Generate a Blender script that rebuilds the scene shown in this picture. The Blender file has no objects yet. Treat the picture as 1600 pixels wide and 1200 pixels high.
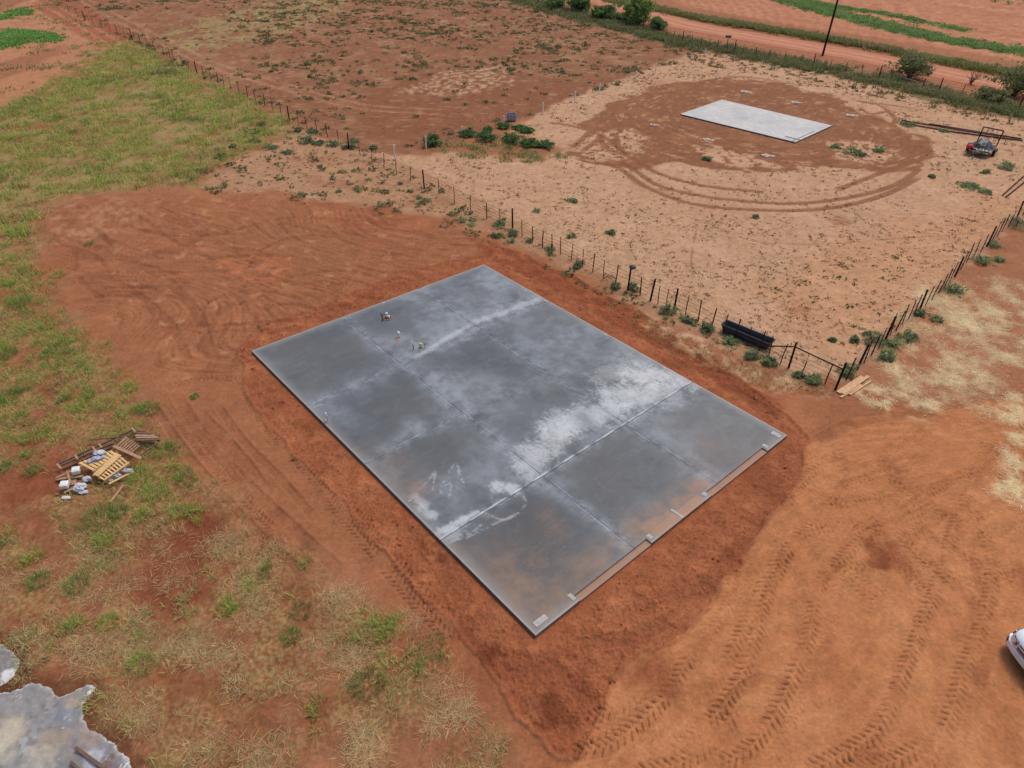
import bpy, bmesh, math, random
import numpy as np
from mathutils import Vector, Matrix, Euler
sc = bpy.context.scene
COL = sc.collection
# ---------------------------------------------------------------- camera
F_PX, CX, CY, CAM_H = 1057.534, 800.0, 600.0, 20.0
DN = np.array([-0.02274367, 0.79965547, 0.60002821]); DN /= np.linalg.norm(DN)
AZ = -DN
AY = np.array([0, 0, 1.0]) - AZ * AZ[2]; AY /= np.linalg.norm(AY)
AX = np.cross(AY, AZ)
if AX[0] < 0: AX = -AX
RW = np.stack([AX, AY, AZ])                 # lens axes -> world axes
cam_d = bpy.data.cameras.new("Camera"); cam = bpy.data.objects.new("Camera", cam_d); COL.objects.link(cam)
cam_d.sensor_width = 36.0; cam_d.lens = F_PX / 1600 * 36; cam_d.clip_start = 0.1; cam_d.clip_end = 6000
r_, u_, b_ = RW @ np.array([1, 0, 0]), RW @ np.array([0, -1, 0]), RW @ np.array([0, 0, -1])
cam.matrix_world = Matrix(((r_[0], u_[0], b_[0], 0), (r_[1], u_[1], b_[1], 0), (r_[2], u_[2], b_[2], CAM_H), (0, 0, 0, 1)))
sc.camera = cam
# ---------------------------------------------------------------- light
SUN_EL, SUN_AZ = 62.0, 40.0                # azimuth measured from +Y towards +X
w = bpy.data.worlds.new("World"); sc.world = w; w.use_nodes = True
nt = w.node_tree; bg = nt.nodes["Background"]
sky = nt.nodes.new("ShaderNodeTexSky"); sky.sky_type = 'NISHITA'; sky.sun_disc = False
sky.sun_elevation = math.radians(SUN_EL); sky.sun_rotation = math.radians(SUN_AZ)
sky.air_density = 1.0; sky.dust_density = 4.0; sky.ozone_density = 1.0
nt.links.new(sky.outputs[0], bg.inputs[0]); bg.inputs[1].default_value = 0.15
sd = bpy.data.lights.new("sun", 'SUN'); so = bpy.data.objects.new("sun", sd); COL.objects.link(so)
sd.energy = 1.5; sd.angle = math.radians(18); sd.color = (1.0, 0.95, 0.88)
el, az = math.radians(SUN_EL), math.radians(SUN_AZ)
sv = Vector((math.cos(el) * math.sin(az), math.cos(el) * math.cos(az), math.sin(el)))
so.rotation_euler = sv.to_track_quat('Z', 'Y').to_euler(); so.location = (0, 0, 60)
sc.view_settings.view_transform = 'Standard'; sc.view_settings.look = 'None'
sc.view_settings.exposure = -0.14; sc.view_settings.gamma = 1
sc.view_settings.use_curve_mapping = False

rng = np.random.default_rng(7); random.seed(7)
f32 = np.float32
# ---------------------------------------------------------------- helpers
def G(px, py, h=0.0):
    """world point at height h seen at photo position px, py"""
    d = RW @ np.array([px - CX, py - CY, F_PX]); t = (CAM_H - h) / -d[2]
    return Vector((d[0] * t, d[1] * t, h))
def Gn(pts, h=0.0):
    return np.array([G(p[0], p[1], h)[:2] for p in pts])
def lin(r, g, b):
    f = lambda c: (c / 255 / 12.92) if c / 255 <= .04045 else ((c / 255 + .055) / 1.055) ** 2.4
    return np.array([f(r), f(g), f(b)], dtype=f32)
def tag(o, label=None, cat=None, group=None, kind=None):
    if label: o["label"] = label
    if cat: o["category"] = cat
    if group: o["group"] = group
    if kind: o["kind"] = kind
    return o
def empty(name, loc, rz=0.0):
    o = bpy.data.objects.new(name, None); COL.objects.link(o); o.location = loc; o.rotation_euler = (0, 0, rz)
    o.empty_display_size = 0.3
    return o
def link(name, me, mat=None, parent=None):
    o = bpy.data.objects.new(name, me); COL.objects.link(o)
    if mat: me.materials.append(mat)
    if parent: o.parent = parent
    return o
def mesh_np(name, V, faces, cols=None, mat=None, parent=None, smooth=False, extra=None):
    """V (n,3); faces: list of int arrays (m,k)"""
    me = bpy.data.meshes.new(name); V = np.asarray(V, dtype=f32)
    me.vertices.add(len(V)); me.vertices.foreach_set('co', V.ravel())
    idx = np.concatenate([f.ravel() for f in faces]).astype(np.int32)
    starts = []; o = 0
    for f in faces:
        starts.append(o + np.arange(len(f)) * f.shape[1]); o += f.size
    starts = np.concatenate(starts).astype(np.int32)
    me.loops.add(len(idx)); me.loops.foreach_set('vertex_index', idx)
    me.polygons.add(len(starts)); me.polygons.foreach_set('loop_start', starts)
    me.polygons.foreach_set('use_smooth', np.full(len(starts), smooth))
    if cols is not None:
        a = me.attributes.new('Col', 'FLOAT_COLOR', 'POINT')
        c = np.ones((len(V), 4), dtype=f32); c[:, :cols.shape[1]] = cols
        a.data.foreach_set('color', c.ravel())
    me.update(calc_edges=True)
    return link(name, me, mat, parent)
def perlin(x, y, seed=0):
    xi = np.floor(x); yi = np.floor(y); fx = (x - xi).astype(f32); fy = (y - yi).astype(f32)
    xi = xi.astype(np.int64); yi = yi.astype(np.int64)
    def g(ix, iy, dx, dy):
        h = (ix * 374761393 + iy * 668265263 + seed * 1442695041) & 0xffffffff
        h = ((h ^ (h >> 13)) * 1274126177) & 0xffffffff
        a = ((h >> 8) & 1023)
        return CT[a] * dx + ST[a] * dy
    u = fx * fx * fx * (fx * (fx * 6 - 15) + 10); v = fy * fy * fy * (fy * (fy * 6 - 15) + 10)
    a = g(xi, yi, fx, fy); b = g(xi + 1, yi, fx - 1, fy); c = g(xi, yi + 1, fx, fy - 1); d = g(xi + 1, yi + 1, fx - 1, fy - 1)
    a = a + (b - a) * u; c = c + (d - c) * u
    return (a + (c - a) * v) * 1.5
_t = np.arange(1024) * (2 * math.pi / 1024); CT = np.cos(_t).astype(f32); ST = np.sin(_t).astype(f32)
def fbm(x, y, scale, octv=3, seed=0, gain=.5):
    s = 0; amp = 1; tot = 0; f = 1 / scale
    for i in range(octv):
        s = s + amp * perlin(x * f + 17.3 * i, y * f - 9.1 * i, seed + i * 7); tot += amp; amp *= gain; f *= 2.03
    return s / tot * 1.25
def sst(a, b, x):
    t = np.clip((x - a) / (b - a), 0, 1); return t * t * (3 - 2 * t)
def poly_sd(P, x, y):
    """signed distance, positive inside"""
    d = np.full(x.shape, 1e9, dtype=f32); ins = np.zeros(x.shape, dtype=bool); n = len(P)
    for i in range(n):
        ax, ay = P[i]; bx, by = P[(i + 1) % n]; ex, ey = bx - ax, by - ay
        wx = x - ax; wy = y - ay; t = np.clip((wx * ex + wy * ey) / (ex * ex + ey * ey + 1e-9), 0, 1)
        d = np.minimum(d, (wx - ex * t) ** 2 + (wy - ey * t) ** 2)
        c = (ay > y) != (by > y)
        if ey != 0: ins ^= c & (x < (bx - ax) * (y - ay) / ey + ax)
    d = np.sqrt(d); return np.where(ins, d, -d)
def smooth_line(P, step=0.5):
    P = np.asarray(P, float); out = []
    Q = np.vstack([2 * P[0] - P[1], P, 2 * P[-1] - P[-2]])
    for i in range(1, len(Q) - 2):
        n = max(2, int(np.linalg.norm(Q[i + 1] - Q[i]) / step))
        for k in range(n):
            t = k / n
            out.append(.5 * (2 * Q[i] + (Q[i + 1] - Q[i - 1]) * t + (2 * Q[i - 1] - 5 * Q[i] + 4 * Q[i + 1] - Q[i + 2]) * t * t + (-Q[i - 1] + 3 * Q[i] - 3 * Q[i + 1] + Q[i + 2]) * t ** 3))
    out.append(P[-1]); return np.array(out)
def line_sd(P, x, y, reach):
    """indices near polyline, signed offset and arc length there"""
    m = (x > P[:, 0].min() - reach) & (x < P[:, 0].max() + reach) & (y > P[:, 1].min() - reach) & (y < P[:, 1].max() + reach)
    idx = np.nonzero(m)[0]; X = x[idx]; Y = y[idx]
    best = np.full(len(idx), 1e9, dtype=f32); off = np.zeros(len(idx), dtype=f32); arc = np.zeros(len(idx), dtype=f32); L = 0
    for i in range(len(P) - 1):
        e = P[i + 1] - P[i]; l = np.hypot(*e)
        if l < 1e-6: continue
        s = np.nonzero((X > min(P[i, 0], P[i + 1, 0]) - reach) & (X < max(P[i, 0], P[i + 1, 0]) + reach) & (Y > min(P[i, 1], P[i + 1, 1]) - reach) & (Y < max(P[i, 1], P[i + 1, 1]) + reach))[0]
        wx = X[s] - P[i, 0]; wy = Y[s] - P[i, 1]; t = np.clip((wx * e[0] + wy * e[1]) / l / l, 0, 1)
        d = np.hypot(wx - e[0] * t, wy - e[1] * t); b = d < best[s]; sb = s[b]
        best[sb] = d[b]; off[sb] = d[b] * np.sign(e[0] * wy[b] - e[1] * wx[b]); arc[sb] = L + t[b] * l
        L += l
    k = best < reach
    return idx[k], off[k], arc[k], L

# ---------------------------------------------------------------- materials
def mat_new(name):
    m = bpy.data.materials.new(name); m.use_nodes = True; return m, m.node_tree, m.node_tree.nodes["Principled BSDF"]
def mat(name, rgb, rough=.8, metal=0.0, var=.15, scale=6.0, bump=0.0, spec=.3):
    m, t, b = mat_new(name); N = t.nodes; Lk = t.links
    tc = N.new("ShaderNodeTexCoord"); nz = N.new("ShaderNodeTexNoise"); nz.inputs["Scale"].default_value = scale; nz.inputs["Detail"].default_value = 6
    Lk.new(tc.outputs["Object"], nz.inputs["Vector"])
    rp = N.new("ShaderNodeValToRGB"); Lk.new(nz.outputs[0], rp.inputs[0])
    rp.color_ramp.elements[0].position = .3; rp.color_ramp.elements[1].position = .7
    rp.color_ramp.elements[0].color = (*[max(0, float(c) * (1 - var)) for c in rgb], 1); rp.color_ramp.elements[1].color = (*[min(1, float(c) * (1 + var)) for c in rgb], 1)
    Lk.new(rp.outputs[0], b.inputs["Base Color"]); b.inputs["Roughness"].default_value = rough; b.inputs["Metallic"].default_value = metal
    b.inputs["Specular IOR Level"].default_value = spec
    if bump:
        bp = N.new("ShaderNodeBump"); bp.inputs["Strength"].default_value = bump; bp.inputs["Distance"].default_value = .02
        Lk.new(nz.outputs[0], bp.inputs["Height"]); Lk.new(bp.outputs[0], b.inputs["Normal"])
    return m
def attr_mat(name, rough=.95, fine=.22, scale=9.0, bump=.4, bdist=.02, spec=.1, trans=0.0, rough_alpha=False, coarse=.10):
    m, t, b = mat_new(name); N = t.nodes; Lk = t.links
    at = N.new("ShaderNodeAttribute"); at.attribute_name = 'Col'
    out = at.outputs["Color"]
    if fine:
        tc = N.new("ShaderNodeTexCoord"); nz = N.new("ShaderNodeTexNoise"); nz.inputs["Scale"].default_value = scale; nz.inputs["Detail"].default_value = 8; nz.inputs["Roughness"].default_value = .7
        Lk.new(tc.outputs["Object"], nz.inputs["Vector"])
        n2 = N.new("ShaderNodeTexNoise"); n2.inputs["Scale"].default_value = scale / 7; n2.inputs["Detail"].default_value = 4; Lk.new(tc.outputs["Object"], n2.inputs["Vector"])
        mr = N.new("ShaderNodeMapRange"); mr.inputs[1].default_value = .25; mr.inputs[2].default_value = .75; mr.inputs[3].default_value = 1 - fine; mr.inputs[4].default_value = 1 + fine
        Lk.new(nz.outputs[0], mr.inputs[0])
        m2 = N.new("ShaderNodeMapRange"); m2.inputs[1].default_value = .3; m2.inputs[2].default_value = .7; m2.inputs[3].default_value = 1 - coarse; m2.inputs[4].default_value = 1 + coarse
        Lk.new(n2.outputs[0], m2.inputs[0])
        mm = N.new("ShaderNodeMath"); mm.operation = 'MULTIPLY'; Lk.new(mr.outputs[0], mm.inputs[0]); Lk.new(m2.outputs[0], mm.inputs[1])
        vm = N.new("ShaderNodeVectorMath"); vm.operation = 'SCALE'; Lk.new(out, vm.inputs[0]); Lk.new(mm.outputs[0], vm.inputs["Scale"]); out = vm.outputs[0]
        if bump:
            bp = N.new("ShaderNodeBump"); bp.inputs["Strength"].default_value = bump; bp.inputs["Distance"].default_value = bdist
            Lk.new(nz.outputs[0], bp.inputs["Height"]); Lk.new(bp.outputs[0], b.inputs["Normal"])
    Lk.new(out, b.inputs["Base Color"]); b.inputs["Roughness"].default_value = rough; b.inputs["Specular IOR Level"].default_value = spec
    if rough_alpha: Lk.new(at.outputs["Alpha"], b.inputs["Roughness"])
    if trans:
        tr = N.new("ShaderNodeBsdfTranslucent"); Lk.new(out, tr.inputs[0]); mx = N.new("ShaderNodeMixShader"); mx.inputs[0].default_value = trans
        Lk.new(b.outputs[0], mx.inputs[1]); Lk.new(tr.outputs[0], mx.inputs[2]); Lk.new(mx.outputs[0], N["Material Output"].inputs[0])
    return m
M_SOIL = attr_mat("red_soil", fine=.2, bdist=.05, bump=.55, coarse=.09)
M_SLAB = attr_mat("trowelled_concrete", rough=.5, fine=.07, scale=14, bump=.08, spec=.35, rough_alpha=True, coarse=.05)
M_LEAF = attr_mat("leaves", rough=.7, fine=0, spec=.2, trans=.4)
M_CONC = mat("pale_concrete", lin(205, 205, 200), .85, var=.12, scale=2.5, bump=.2)
M_CEDGE = mat("concrete_edge", lin(125, 112, 102), .9, var=.25, scale=3, bump=.3)
M_RUST = mat("rusty_steel", lin(70, 42, 36), .8, .3, var=.35, scale=9, bump=.3)
M_RUSTD = mat("dark_rusty_steel", lin(48, 30, 28), .8, .3, var=.3, scale=9)
M_WIRE = mat("fence_wire", lin(90, 80, 76), .6, .7, var=.2)
M_WHITE = mat("white_paint", lin(228, 226, 220), .5, var=.05)
M_WOODN = mat("new_pine", lin(214, 176, 122), .8, var=.16, scale=7, bump=.3)
M_WOODM = mat("weathered_pine", lin(168, 132, 104), .85, var=.22, scale=8, bump=.3)
M_WOODO = mat("old_grey_timber", lin(112, 90, 78), .9, var=.3, scale=8, bump=.4)
M_BLKP = mat("black_plastic", lin(42, 44, 50), .5, var=.25, scale=4, spec=.4)
M_TARP = mat("black_tarpaulin", lin(42, 42, 46), .38, var=.25, scale=4, spec=.5)
M_BAG = mat("grey_plastic_bag", lin(192, 192, 198), .45, var=.12, scale=9, spec=.4)
M_BAGB = mat("bluish_plastic_bag", lin(165, 172, 190), .4, var=.14, scale=9, spec=.5)
M_POLE = mat("creosoted_pole", lin(52, 38, 34), .85, var=.3, scale=5)
M_GALV = mat("galvanised_sheet", lin(150, 158, 172), .5, .4, var=.15, scale=5)
M_BARK = mat("bark", lin(96, 76, 62), .95, var=.3, scale=8, bump=.5)

# ---------------------------------------------------------------- mesh primitives collected into bmesh
class MB:
    def __init__(s): s.bm = bmesh.new()
    def box(s, c, size, rot=(0, 0, 0), bev=0.0):
        r = bmesh.ops.create_cube(s.bm, size=1)
        M = Matrix.Translation(c) @ Euler(rot).to_matrix().to_4x4() @ Matrix.Diagonal((*size, 1))
        bmesh.ops.transform(s.bm, matrix=M, verts=r['verts'])
        if bev:
            es = {e for v in r['verts'] for e in v.link_edges}
            bmesh.ops.bevel(s.bm, geom=list(es), offset=bev, segments=2, affect='EDGES', profile=.5)
        return s
    def bar(s, a, b, w, h, roll=0.0):
        a = Vector(a); b = Vector(b); d = b - a; r = bmesh.ops.create_cube(s.bm, size=1)
        q = d.to_track_quat('X', 'Z').to_matrix().to_4x4()
        M = Matrix.Translation((a + b) / 2) @ q @ Matrix.Rotation(roll, 4, 'X') @ Matrix.Diagonal((d.length, w, h, 1))
        bmesh.ops.transform(s.bm, matrix=M, verts=r['verts']); return s
    def tube(s, pts, rad, seg=8, cap=True):
        pts = [Vector(p) for p in pts]; rads = rad if isinstance(rad, (list, tuple)) else [rad] * len(pts); rings = []
        for i, p in enumerate(pts):
            d = (pts[min(i + 1, len(pts) - 1)] - pts[max(i - 1, 0)]); q = d.to_track_quat('Z', 'Y')
            rings.append([s.bm.verts.new(p + q @ Vector((math.cos(a) * rads[i], math.sin(a) * rads[i], 0))) for a in [2 * math.pi * k / seg for k in range(seg)]])
        for A, B in zip(rings, rings[1:]):
            for k in range(seg): s.bm.faces.new((A[k], A[(k + 1) % seg], B[(k + 1) % seg], B[k]))
        if cap: s.bm.faces.new(rings[0][::-1]); s.bm.faces.new(rings[-1])
        return s
    def loft(s, secs, cap=True):
        R = [[s.bm.verts.new(p) for p in q] for q in secs]; n = len(R[0])
        for A, B in zip(R, R[1:]):
            for k in range(n): s.bm.faces.new((A[k], A[(k + 1) % n], B[(k + 1) % n], B[k]))
        if cap: s.bm.faces.new(R[0][::-1]); s.bm.faces.new(R[-1])
        return s
    def blob(s, c, size, seed=0, sub=2, rough=.18, flat=None):
        r = bmesh.ops.create_icosphere(s.bm, subdivisions=sub, radius=1); rd = random.Random(seed)
        ph = [rd.uniform(0, 6) for _ in range(6)]
        for v in r['verts']:
            p = v.co; k = 1 + rough * (math.sin(4 * p.x + ph[0]) * math.cos(5 * p.y + ph[1]) + .6 * math.sin(9 * p.z + ph[2] + 6 * p.x) + .5 * math.sin(12 * p.y + ph[3] + 8 * p.z))
            v.co = Vector((c[0] + p.x * k * size[0], c[1] + p.y * k * size[1], c[2] + max(p.z * k, flat if flat is not None else -9) * size[2]))
        return s
    def build(s, name, m, parent=None, smooth=False, bevel=0.0):
        bmesh.ops.recalc_face_normals(s.bm, faces=s.bm.faces)
        me = bpy.data.meshes.new(name); s.bm.to_mesh(me); s.bm.free()
        if smooth: me.polygons.foreach_set('use_smooth', np.full(len(me.polygons), True))
        o = link(name, me, m, parent)
        if bevel:
            md = o.modifiers.new('bevel', 'BEVEL'); md.width = bevel; md.segments = 2; md.limit_method = 'ANGLE'
        return o
def copy_tree(o, parent=None):
    c = o.copy(); COL.objects.link(c); c.parent = parent
    for ch in list(o.children): copy_tree(ch, c)
    return c
# ================================================================ GROUND
SPILL1 = [(-60, 1075), (0, 1082), (32, 1074), (46, 1066), (63, 1066), (86, 1078), (92, 1088), (110, 1084), (136, 1068), (150, 1074), (138, 1090), (128, 1105), (132, 1122), (146, 1140), (165, 1152), (185, 1170), (205, 1192), (215, 1240), (-120, 1260)]
SPILL2 = [(-60, 985), (0, 1004), (22, 1018), (30, 1030), (26, 1055), (0, 1072), (-70, 1075)]
al = np.concatenate([np.linspace(88.5, 71, 26), np.linspace(70.8, 4.6, 1000), [4.2, 3.6, 3, 2.3, 1.6, 1.0, .6, .35]])
rr = CAM_H / np.tan(np.radians(al))
th = np.concatenate([np.linspace(-180, -66, 40)[:-1], np.linspace(-66, 66, 1240), np.linspace(66, 180, 40)[1:-1]])
TH, RR = np.meshgrid(np.radians(th), rr); nR, nT = RR.shape
gx = (RR * np.sin(TH)).ravel().astype(f32); gy = (RR * np.cos(TH)).ravel().astype(f32)
near = np.nonzero((rr.repeat(nT) < 330) & (np.abs(np.tile(th, nR)) < 67))[0]
x = gx[near]; y = gy[near]; r = np.hypot(x, y)
z = np.zeros(len(x), dtype=f32); C = np.zeros((len(x), 3), dtype=f32)
def mix(m, c):
    global C
    m = m[:, None]; C += (np.asarray(c, dtype=f32) - C) * m
def zone(pts, w=.3, amp=.4, sc_=1.5, seed=1, octv=3, grow=0.0):
    P = Gn(pts); lo = P.min(0) - 3; hi = P.max(0) + 3
    k = (x > lo[0]) & (x < hi[0]) & (y > lo[1]) & (y < hi[1]); out = np.zeros(len(x), dtype=f32)
    i = np.nonzero(k)[0]; s = poly_sd(P, x[i], y[i])
    if amp: s = s + amp * (1 + np.clip(y[i] - 40, 0, 90) * grow) * fbm(x[i], y[i], sc_, octv, seed)
    out[i] = sst(-w, w, s); return out
n_big = fbm(x, y, 14, 3, 3); n_mid = fbm(x, y, 3.0, 4, 11); n_sm = fbm(x, y, .8, 4, 21); n_fine = fbm(x, y, .22, 3, 31)
# base: red brown veld soil
C[:] = lin(158, 98, 70)
mix(sst(-.3, .5, n_big) * .6, lin(172, 108, 80))
# --- upper pasture (brown, weedy)
S_UP = [(60, -40), (120, 20), (270, 95), (400, 158), (520, 215), (600, 245), (670, 232), (790, 196), (850, 172), (900, 152), (990, 122), (1100, 82), (1000, 55), (900, 20), (800, -40)]
m_up = zone(S_UP, .6, .8, 3, 5)
mix(m_up, lin(148, 90, 66)); mix(m_up * sst(.0, .5, n_mid + n_big * .5) * .6, lin(168, 114, 88)); mix(m_up * sst(-.3, .4, n_mid - .4 * n_big) * .22 * sst(30, 90, y), lin(132, 104, 72)); mix(m_up * sst(.1, .6, -n_big - .3 * n_sm) * .6, lin(136, 80, 56))
m = zone([(250, 60), (330, 25), (430, 0), (560, -10), (520, 25), (420, 60), (300, 85)], 2, 3, 6, 8); mix(m * .75 * sst(-.4, .3, n_sm + n_mid), lin(156, 132, 88))
m = zone([(560, 150), (700, 95), (860, 120), (980, 130), (860, 170), (780, 195), (660, 225), (540, 205)], 1.0, 2, 4, 9); mix(m * .7, lin(136, 78, 54))
# light scratchy marks in the upper pasture
st = perlin(x * .35 + y * .05, y * 1.6, 77) * .6 + perlin(x * .9, y * 3.1, 78) * .6
mix(m_up * sst(.05, .45, fbm(x, y, .9, 3, 95) + .3 * n_big) * .3, lin(118, 100, 66)); mix(m_up * sst(.3, .55, st) * .35, lin(196, 148, 120))
m = zone([(700, 110), (790, 100), (800, 130), (720, 150), (620, 145)], .8, 1.5, 2, 19); mix(m * sst(-.1, .3, n_sm) * .6, lin(206, 160, 132))
# --- pale sand yard round the rear slab
S_PALE = [(345, 262), (400, 236), (470, 205), (560, 235), (640, 245), (700, 240), (850, 250), (880, 235), (800, 205), (852, 172), (900, 150), (1000, 112), (1085, 82), (1200, 92), (1350, 125), (1480, 165), (1600, 190), (1700, 200), (1700, 250), (1600, 342), (1500, 425), (1400, 515), (1310, 600), (1230, 585), (1150, 555), (1090, 520), (1000, 480), (900, 425), (820, 390), (700, 345), (600, 325), (520, 315), (440, 300), (310, 295)]
m_pale = zone(S_PALE, .5, .9, 2.5, 6)
mix(m_pale, lin(191, 140, 112)); mix(m_pale * sst(-.2, .8, n_mid) * .3, lin(204, 156, 134)); mix(m_pale * sst(.1, .6, -n_big) * .3, lin(180, 124, 98))
mix(m_pale * sst(.22, .5, fbm(x, y, .45, 3, 55)) * sst(-.3, .3, fbm(x, y, 4, 2, 56)) * .4, lin(140, 92, 70)); mix(m_pale * sst(.3, .55, fbm(x, y, .25, 2, 57)) * .5, lin(146, 98, 76))
m = zone([(1300, 380), (1480, 330), (1600, 290), (1600, 350), (1480, 440), (1400, 500), (1330, 560), (1250, 520), (1200, 460)], 2, 2, 3, 66); mix(m * .45 * m_pale, lin(192, 128, 92))
m = zone([(330, 262), (440, 210), (560, 235), (650, 262), (760, 320), (900, 400), (1010, 462), (1130, 530), (1230, 585), (1150, 560), (1000, 490), (880, 432), (800, 392), (700, 352), (600, 330), (440, 300), (300, 295)], .4, .9, 1.5, 23)
mix(m * .55, lin(164, 112, 82)); mix(m * sst(0, .5, n_mid) * .5, lin(146, 88, 62))
# --- moist dark patch round the rear slab
S_DK = [(885, 238), (925, 205), (905, 190), (965, 158), (1010, 138), (1060, 128), (1130, 122), (1215, 128), (1300, 150), (1340, 172), (1390, 190), (1440, 215), (1470, 232), (1440, 262), (1390, 275), (1370, 268), (1330, 262), (1270, 262), (1200, 268), (1120, 262), (1060, 255), (1010, 262), (960, 258)]
m_dk = zone(S_DK, .2, 1.7, 3.0, 9, 6)
for pts in ([(880, 232), (915, 205), (980, 200), (1010, 215), (990, 250), (930, 252)],
            [(1080, 232), (1120, 228), (1180, 245), (1230, 262), (1140, 262)], [(1290, 222), (1360, 220), (1400, 240), (1380, 258), (1310, 250)],
            [(1205, 282), (1290, 290), (1350, 280), (1320, 297), (1230, 297)]):
    mm_ = zone(pts, .3, .9, 1.2, 31); m_dk = m_dk * (1 - mm_ * (n_sm > -.15))
mix(m_dk, lin(142, 88, 62)); mix(m_dk * sst(.0, .5, n_mid) * .5, lin(162, 104, 72)); rc = G(1180, 190); pr_ = np.hypot((x - rc.x), (y - rc.y) * 1.15); pa_ = np.arctan2(y - rc.y, x - rc.x); arcn = perlin(pr_ * 1.5 + 1.5 * perlin(x * .1, y * .1, 94), pa_ * 5, 92) + .6 * perlin(pr_ * 3.4, pa_ * 9, 93)
mix(m_dk * sst(.5, .62, arcn) * sst(5, 10, pr_) * .7, lin(184, 134, 106)); mix(m_dk * sst(.2, .6, -arcn) * .3, lin(126, 78, 54)); mix(m_dk * sst(.42, .55, fbm(x, y, .9, 4, 91)) * .5, lin(186, 136, 104))
z += (m_dk * .03 * arcn).astype(f32)
# --- far side of the road: field
S_FIELD = [(940, -60), (1066, 8), (1250, 42), (1400, 62), (1600, 98), (1800, 130), (2600, 60), (1500, -120)]
m_fd = zone(S_FIELD, .6, .8, 4, 12); mix(m_fd, lin(184, 116, 88))
a = math.atan2(*(G(1600, 98) - G(1066, 8))[:2]); ux, uy = math.sin(a), math.cos(a)
fa = x * ux + y * uy; fc = -x * uy + y * ux
mix(m_fd * sst(-.1, .5, perlin(fa * .03, fc * .55, 201) + .4 * perlin(fa * .12, fc * 1.6, 202)) * .65, lin(168, 98, 72))
mix(m_fd * sst(.1, .5, perlin(fa * .04, fc * .9, 203)) * .5, lin(206, 140, 108))
z += (m_fd * .12 * np.sin(fc * 5.5 + 2 * perlin(fa * .02, fc * .1, 5))).astype(f32)
# --- left top track and strips
m = zone([(-100, 120), (0, 100), (90, 70), (150, 72), (185, 60), (120, 18), (60, -10), (-40, 40), (-100, 60)], .6, .8, 3, 14); mix(m, lin(182, 118, 88))
m = zone([(60, -8), (110, 0), (160, 28), (215, 60), (190, 72), (150, 72), (110, 45), (50, 10)], .4, .5, 2, 15); mix(m * .8, lin(158, 86, 60))
m = zone([(-30, 190), (60, 140), (150, 92), (170, 75), (120, 72), (0, 128), (-60, 150)], .5, .8, 2, 16); mix(m, lin(180, 116, 86))
# --- grass field: litter between the tufts
S_GR = [(-120, 240), (0, 172), (60, 140), (130, 95), (180, 62), (215, 66), (270, 98), (400, 160), (450, 188), (440, 212), (400, 236), (345, 262), (300, 290), (180, 300), (75, 318), (62, 400), (90, 450), (120, 490), (170, 545), (200, 590), (240, 650), (280, 700), (350, 775), (450, 860), (530, 915), (600, 945), (660, 1000), (710, 1060), (770, 1130), (790, 1230), (-200, 1260), (-400, 800)]
m_gr = zone(S_GR, 1.2, 2.2, 3.5, 17, 6, .03)
mix(m_gr, lin(146, 86, 60))
far_g = sst(18, 55, y)
lit = m_gr * sst(-.55 , .35, fbm(x, y, 2.2, 4, 44) + .5 * n_big + .25 * far_g)
lf_ = fbm(x, y, .14, 3, 45); mix(lit * (.7 + .15 * far_g) * (sst(-.25, .35, lf_) * (1 - far_g) + far_g * .8), lin(154, 134, 86)); mix(lit * sst(.2, .5, -lf_) * (1 - far_g) * .4, lin(112, 84, 52)); mix(m_gr * sst(.2, .6, n_sm) * .3, lin(176, 128, 90)); mix(m_gr * sst(.1, .5, -n_sm) * .35, lin(134, 74, 48))
mix(m_gr * sst(.1, .6, -n_mid) * .5, lin(140, 74, 46))
# --- worksite
S_WK = [(62, 325), (130, 305), (200, 298), (330, 296), (440, 302), (520, 318), (600, 322), (700, 340), (760, 365), (830, 395), (900, 432), (1000, 490), (1100, 560), (1180, 605), (1260, 620), (1320, 612), (1400, 600), (1600, 590), (1900, 600), (1900, 1300), (860, 1320), (790, 1230), (770, 1130), (710, 1060), (660, 1000), (600, 945), (530, 915), (450, 860), (350, 775), (280, 700), (240, 650), (200, 590), (170, 545), (120, 490), (90, 450), (66, 400)]
m_wk = zone(S_WK, .6, 2.4, 3.5, 18, 6)
mix(m_wk, lin(164, 98, 68)); mix(m_wk * sst(0, .6, n_mid) * .5, lin(180, 110, 76)); mix(m_wk * sst(0, .6, -n_big + .4 * n_sm) * .45, lin(158, 84, 54))
m_tan = zone([(1120, 930), (1165, 850), (1245, 760), (1260, 700), (1380, 640), (1500, 640), (1600, 620), (1900, 640), (1900, 1300), (840, 1300), (905, 1175), (935, 1080), (1000, 1010), (1070, 985)], .12, .5, 1.2, 20)
mix(m_tan, lin(184, 112, 73)); mix(m_tan * sst(0, .6, n_mid) * .45, lin(192, 124, 84)); mix(m_tan * sst(.1, .7, -n_mid + .4 * n_big) * .45, lin(170, 98, 62))
ang = .9 + .25 * perlin(x * .07, y * .07, 240); sx_ = x * np.cos(ang) - y * np.sin(ang); sy_ = x * np.sin(ang) + y * np.cos(ang)
sk = perlin(sx_ * 2.6, sy_ * .35, 241) + .7 * perlin(sx_ * 7, sy_ * .9, 242); mix(m_tan * sst(.1, .8, sk) * .3, lin(200, 130, 92)); mix(m_tan * sst(.1, .8, -sk) * .3, lin(160, 90, 60)); z += (m_tan * .012 * sk).astype(f32)
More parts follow.
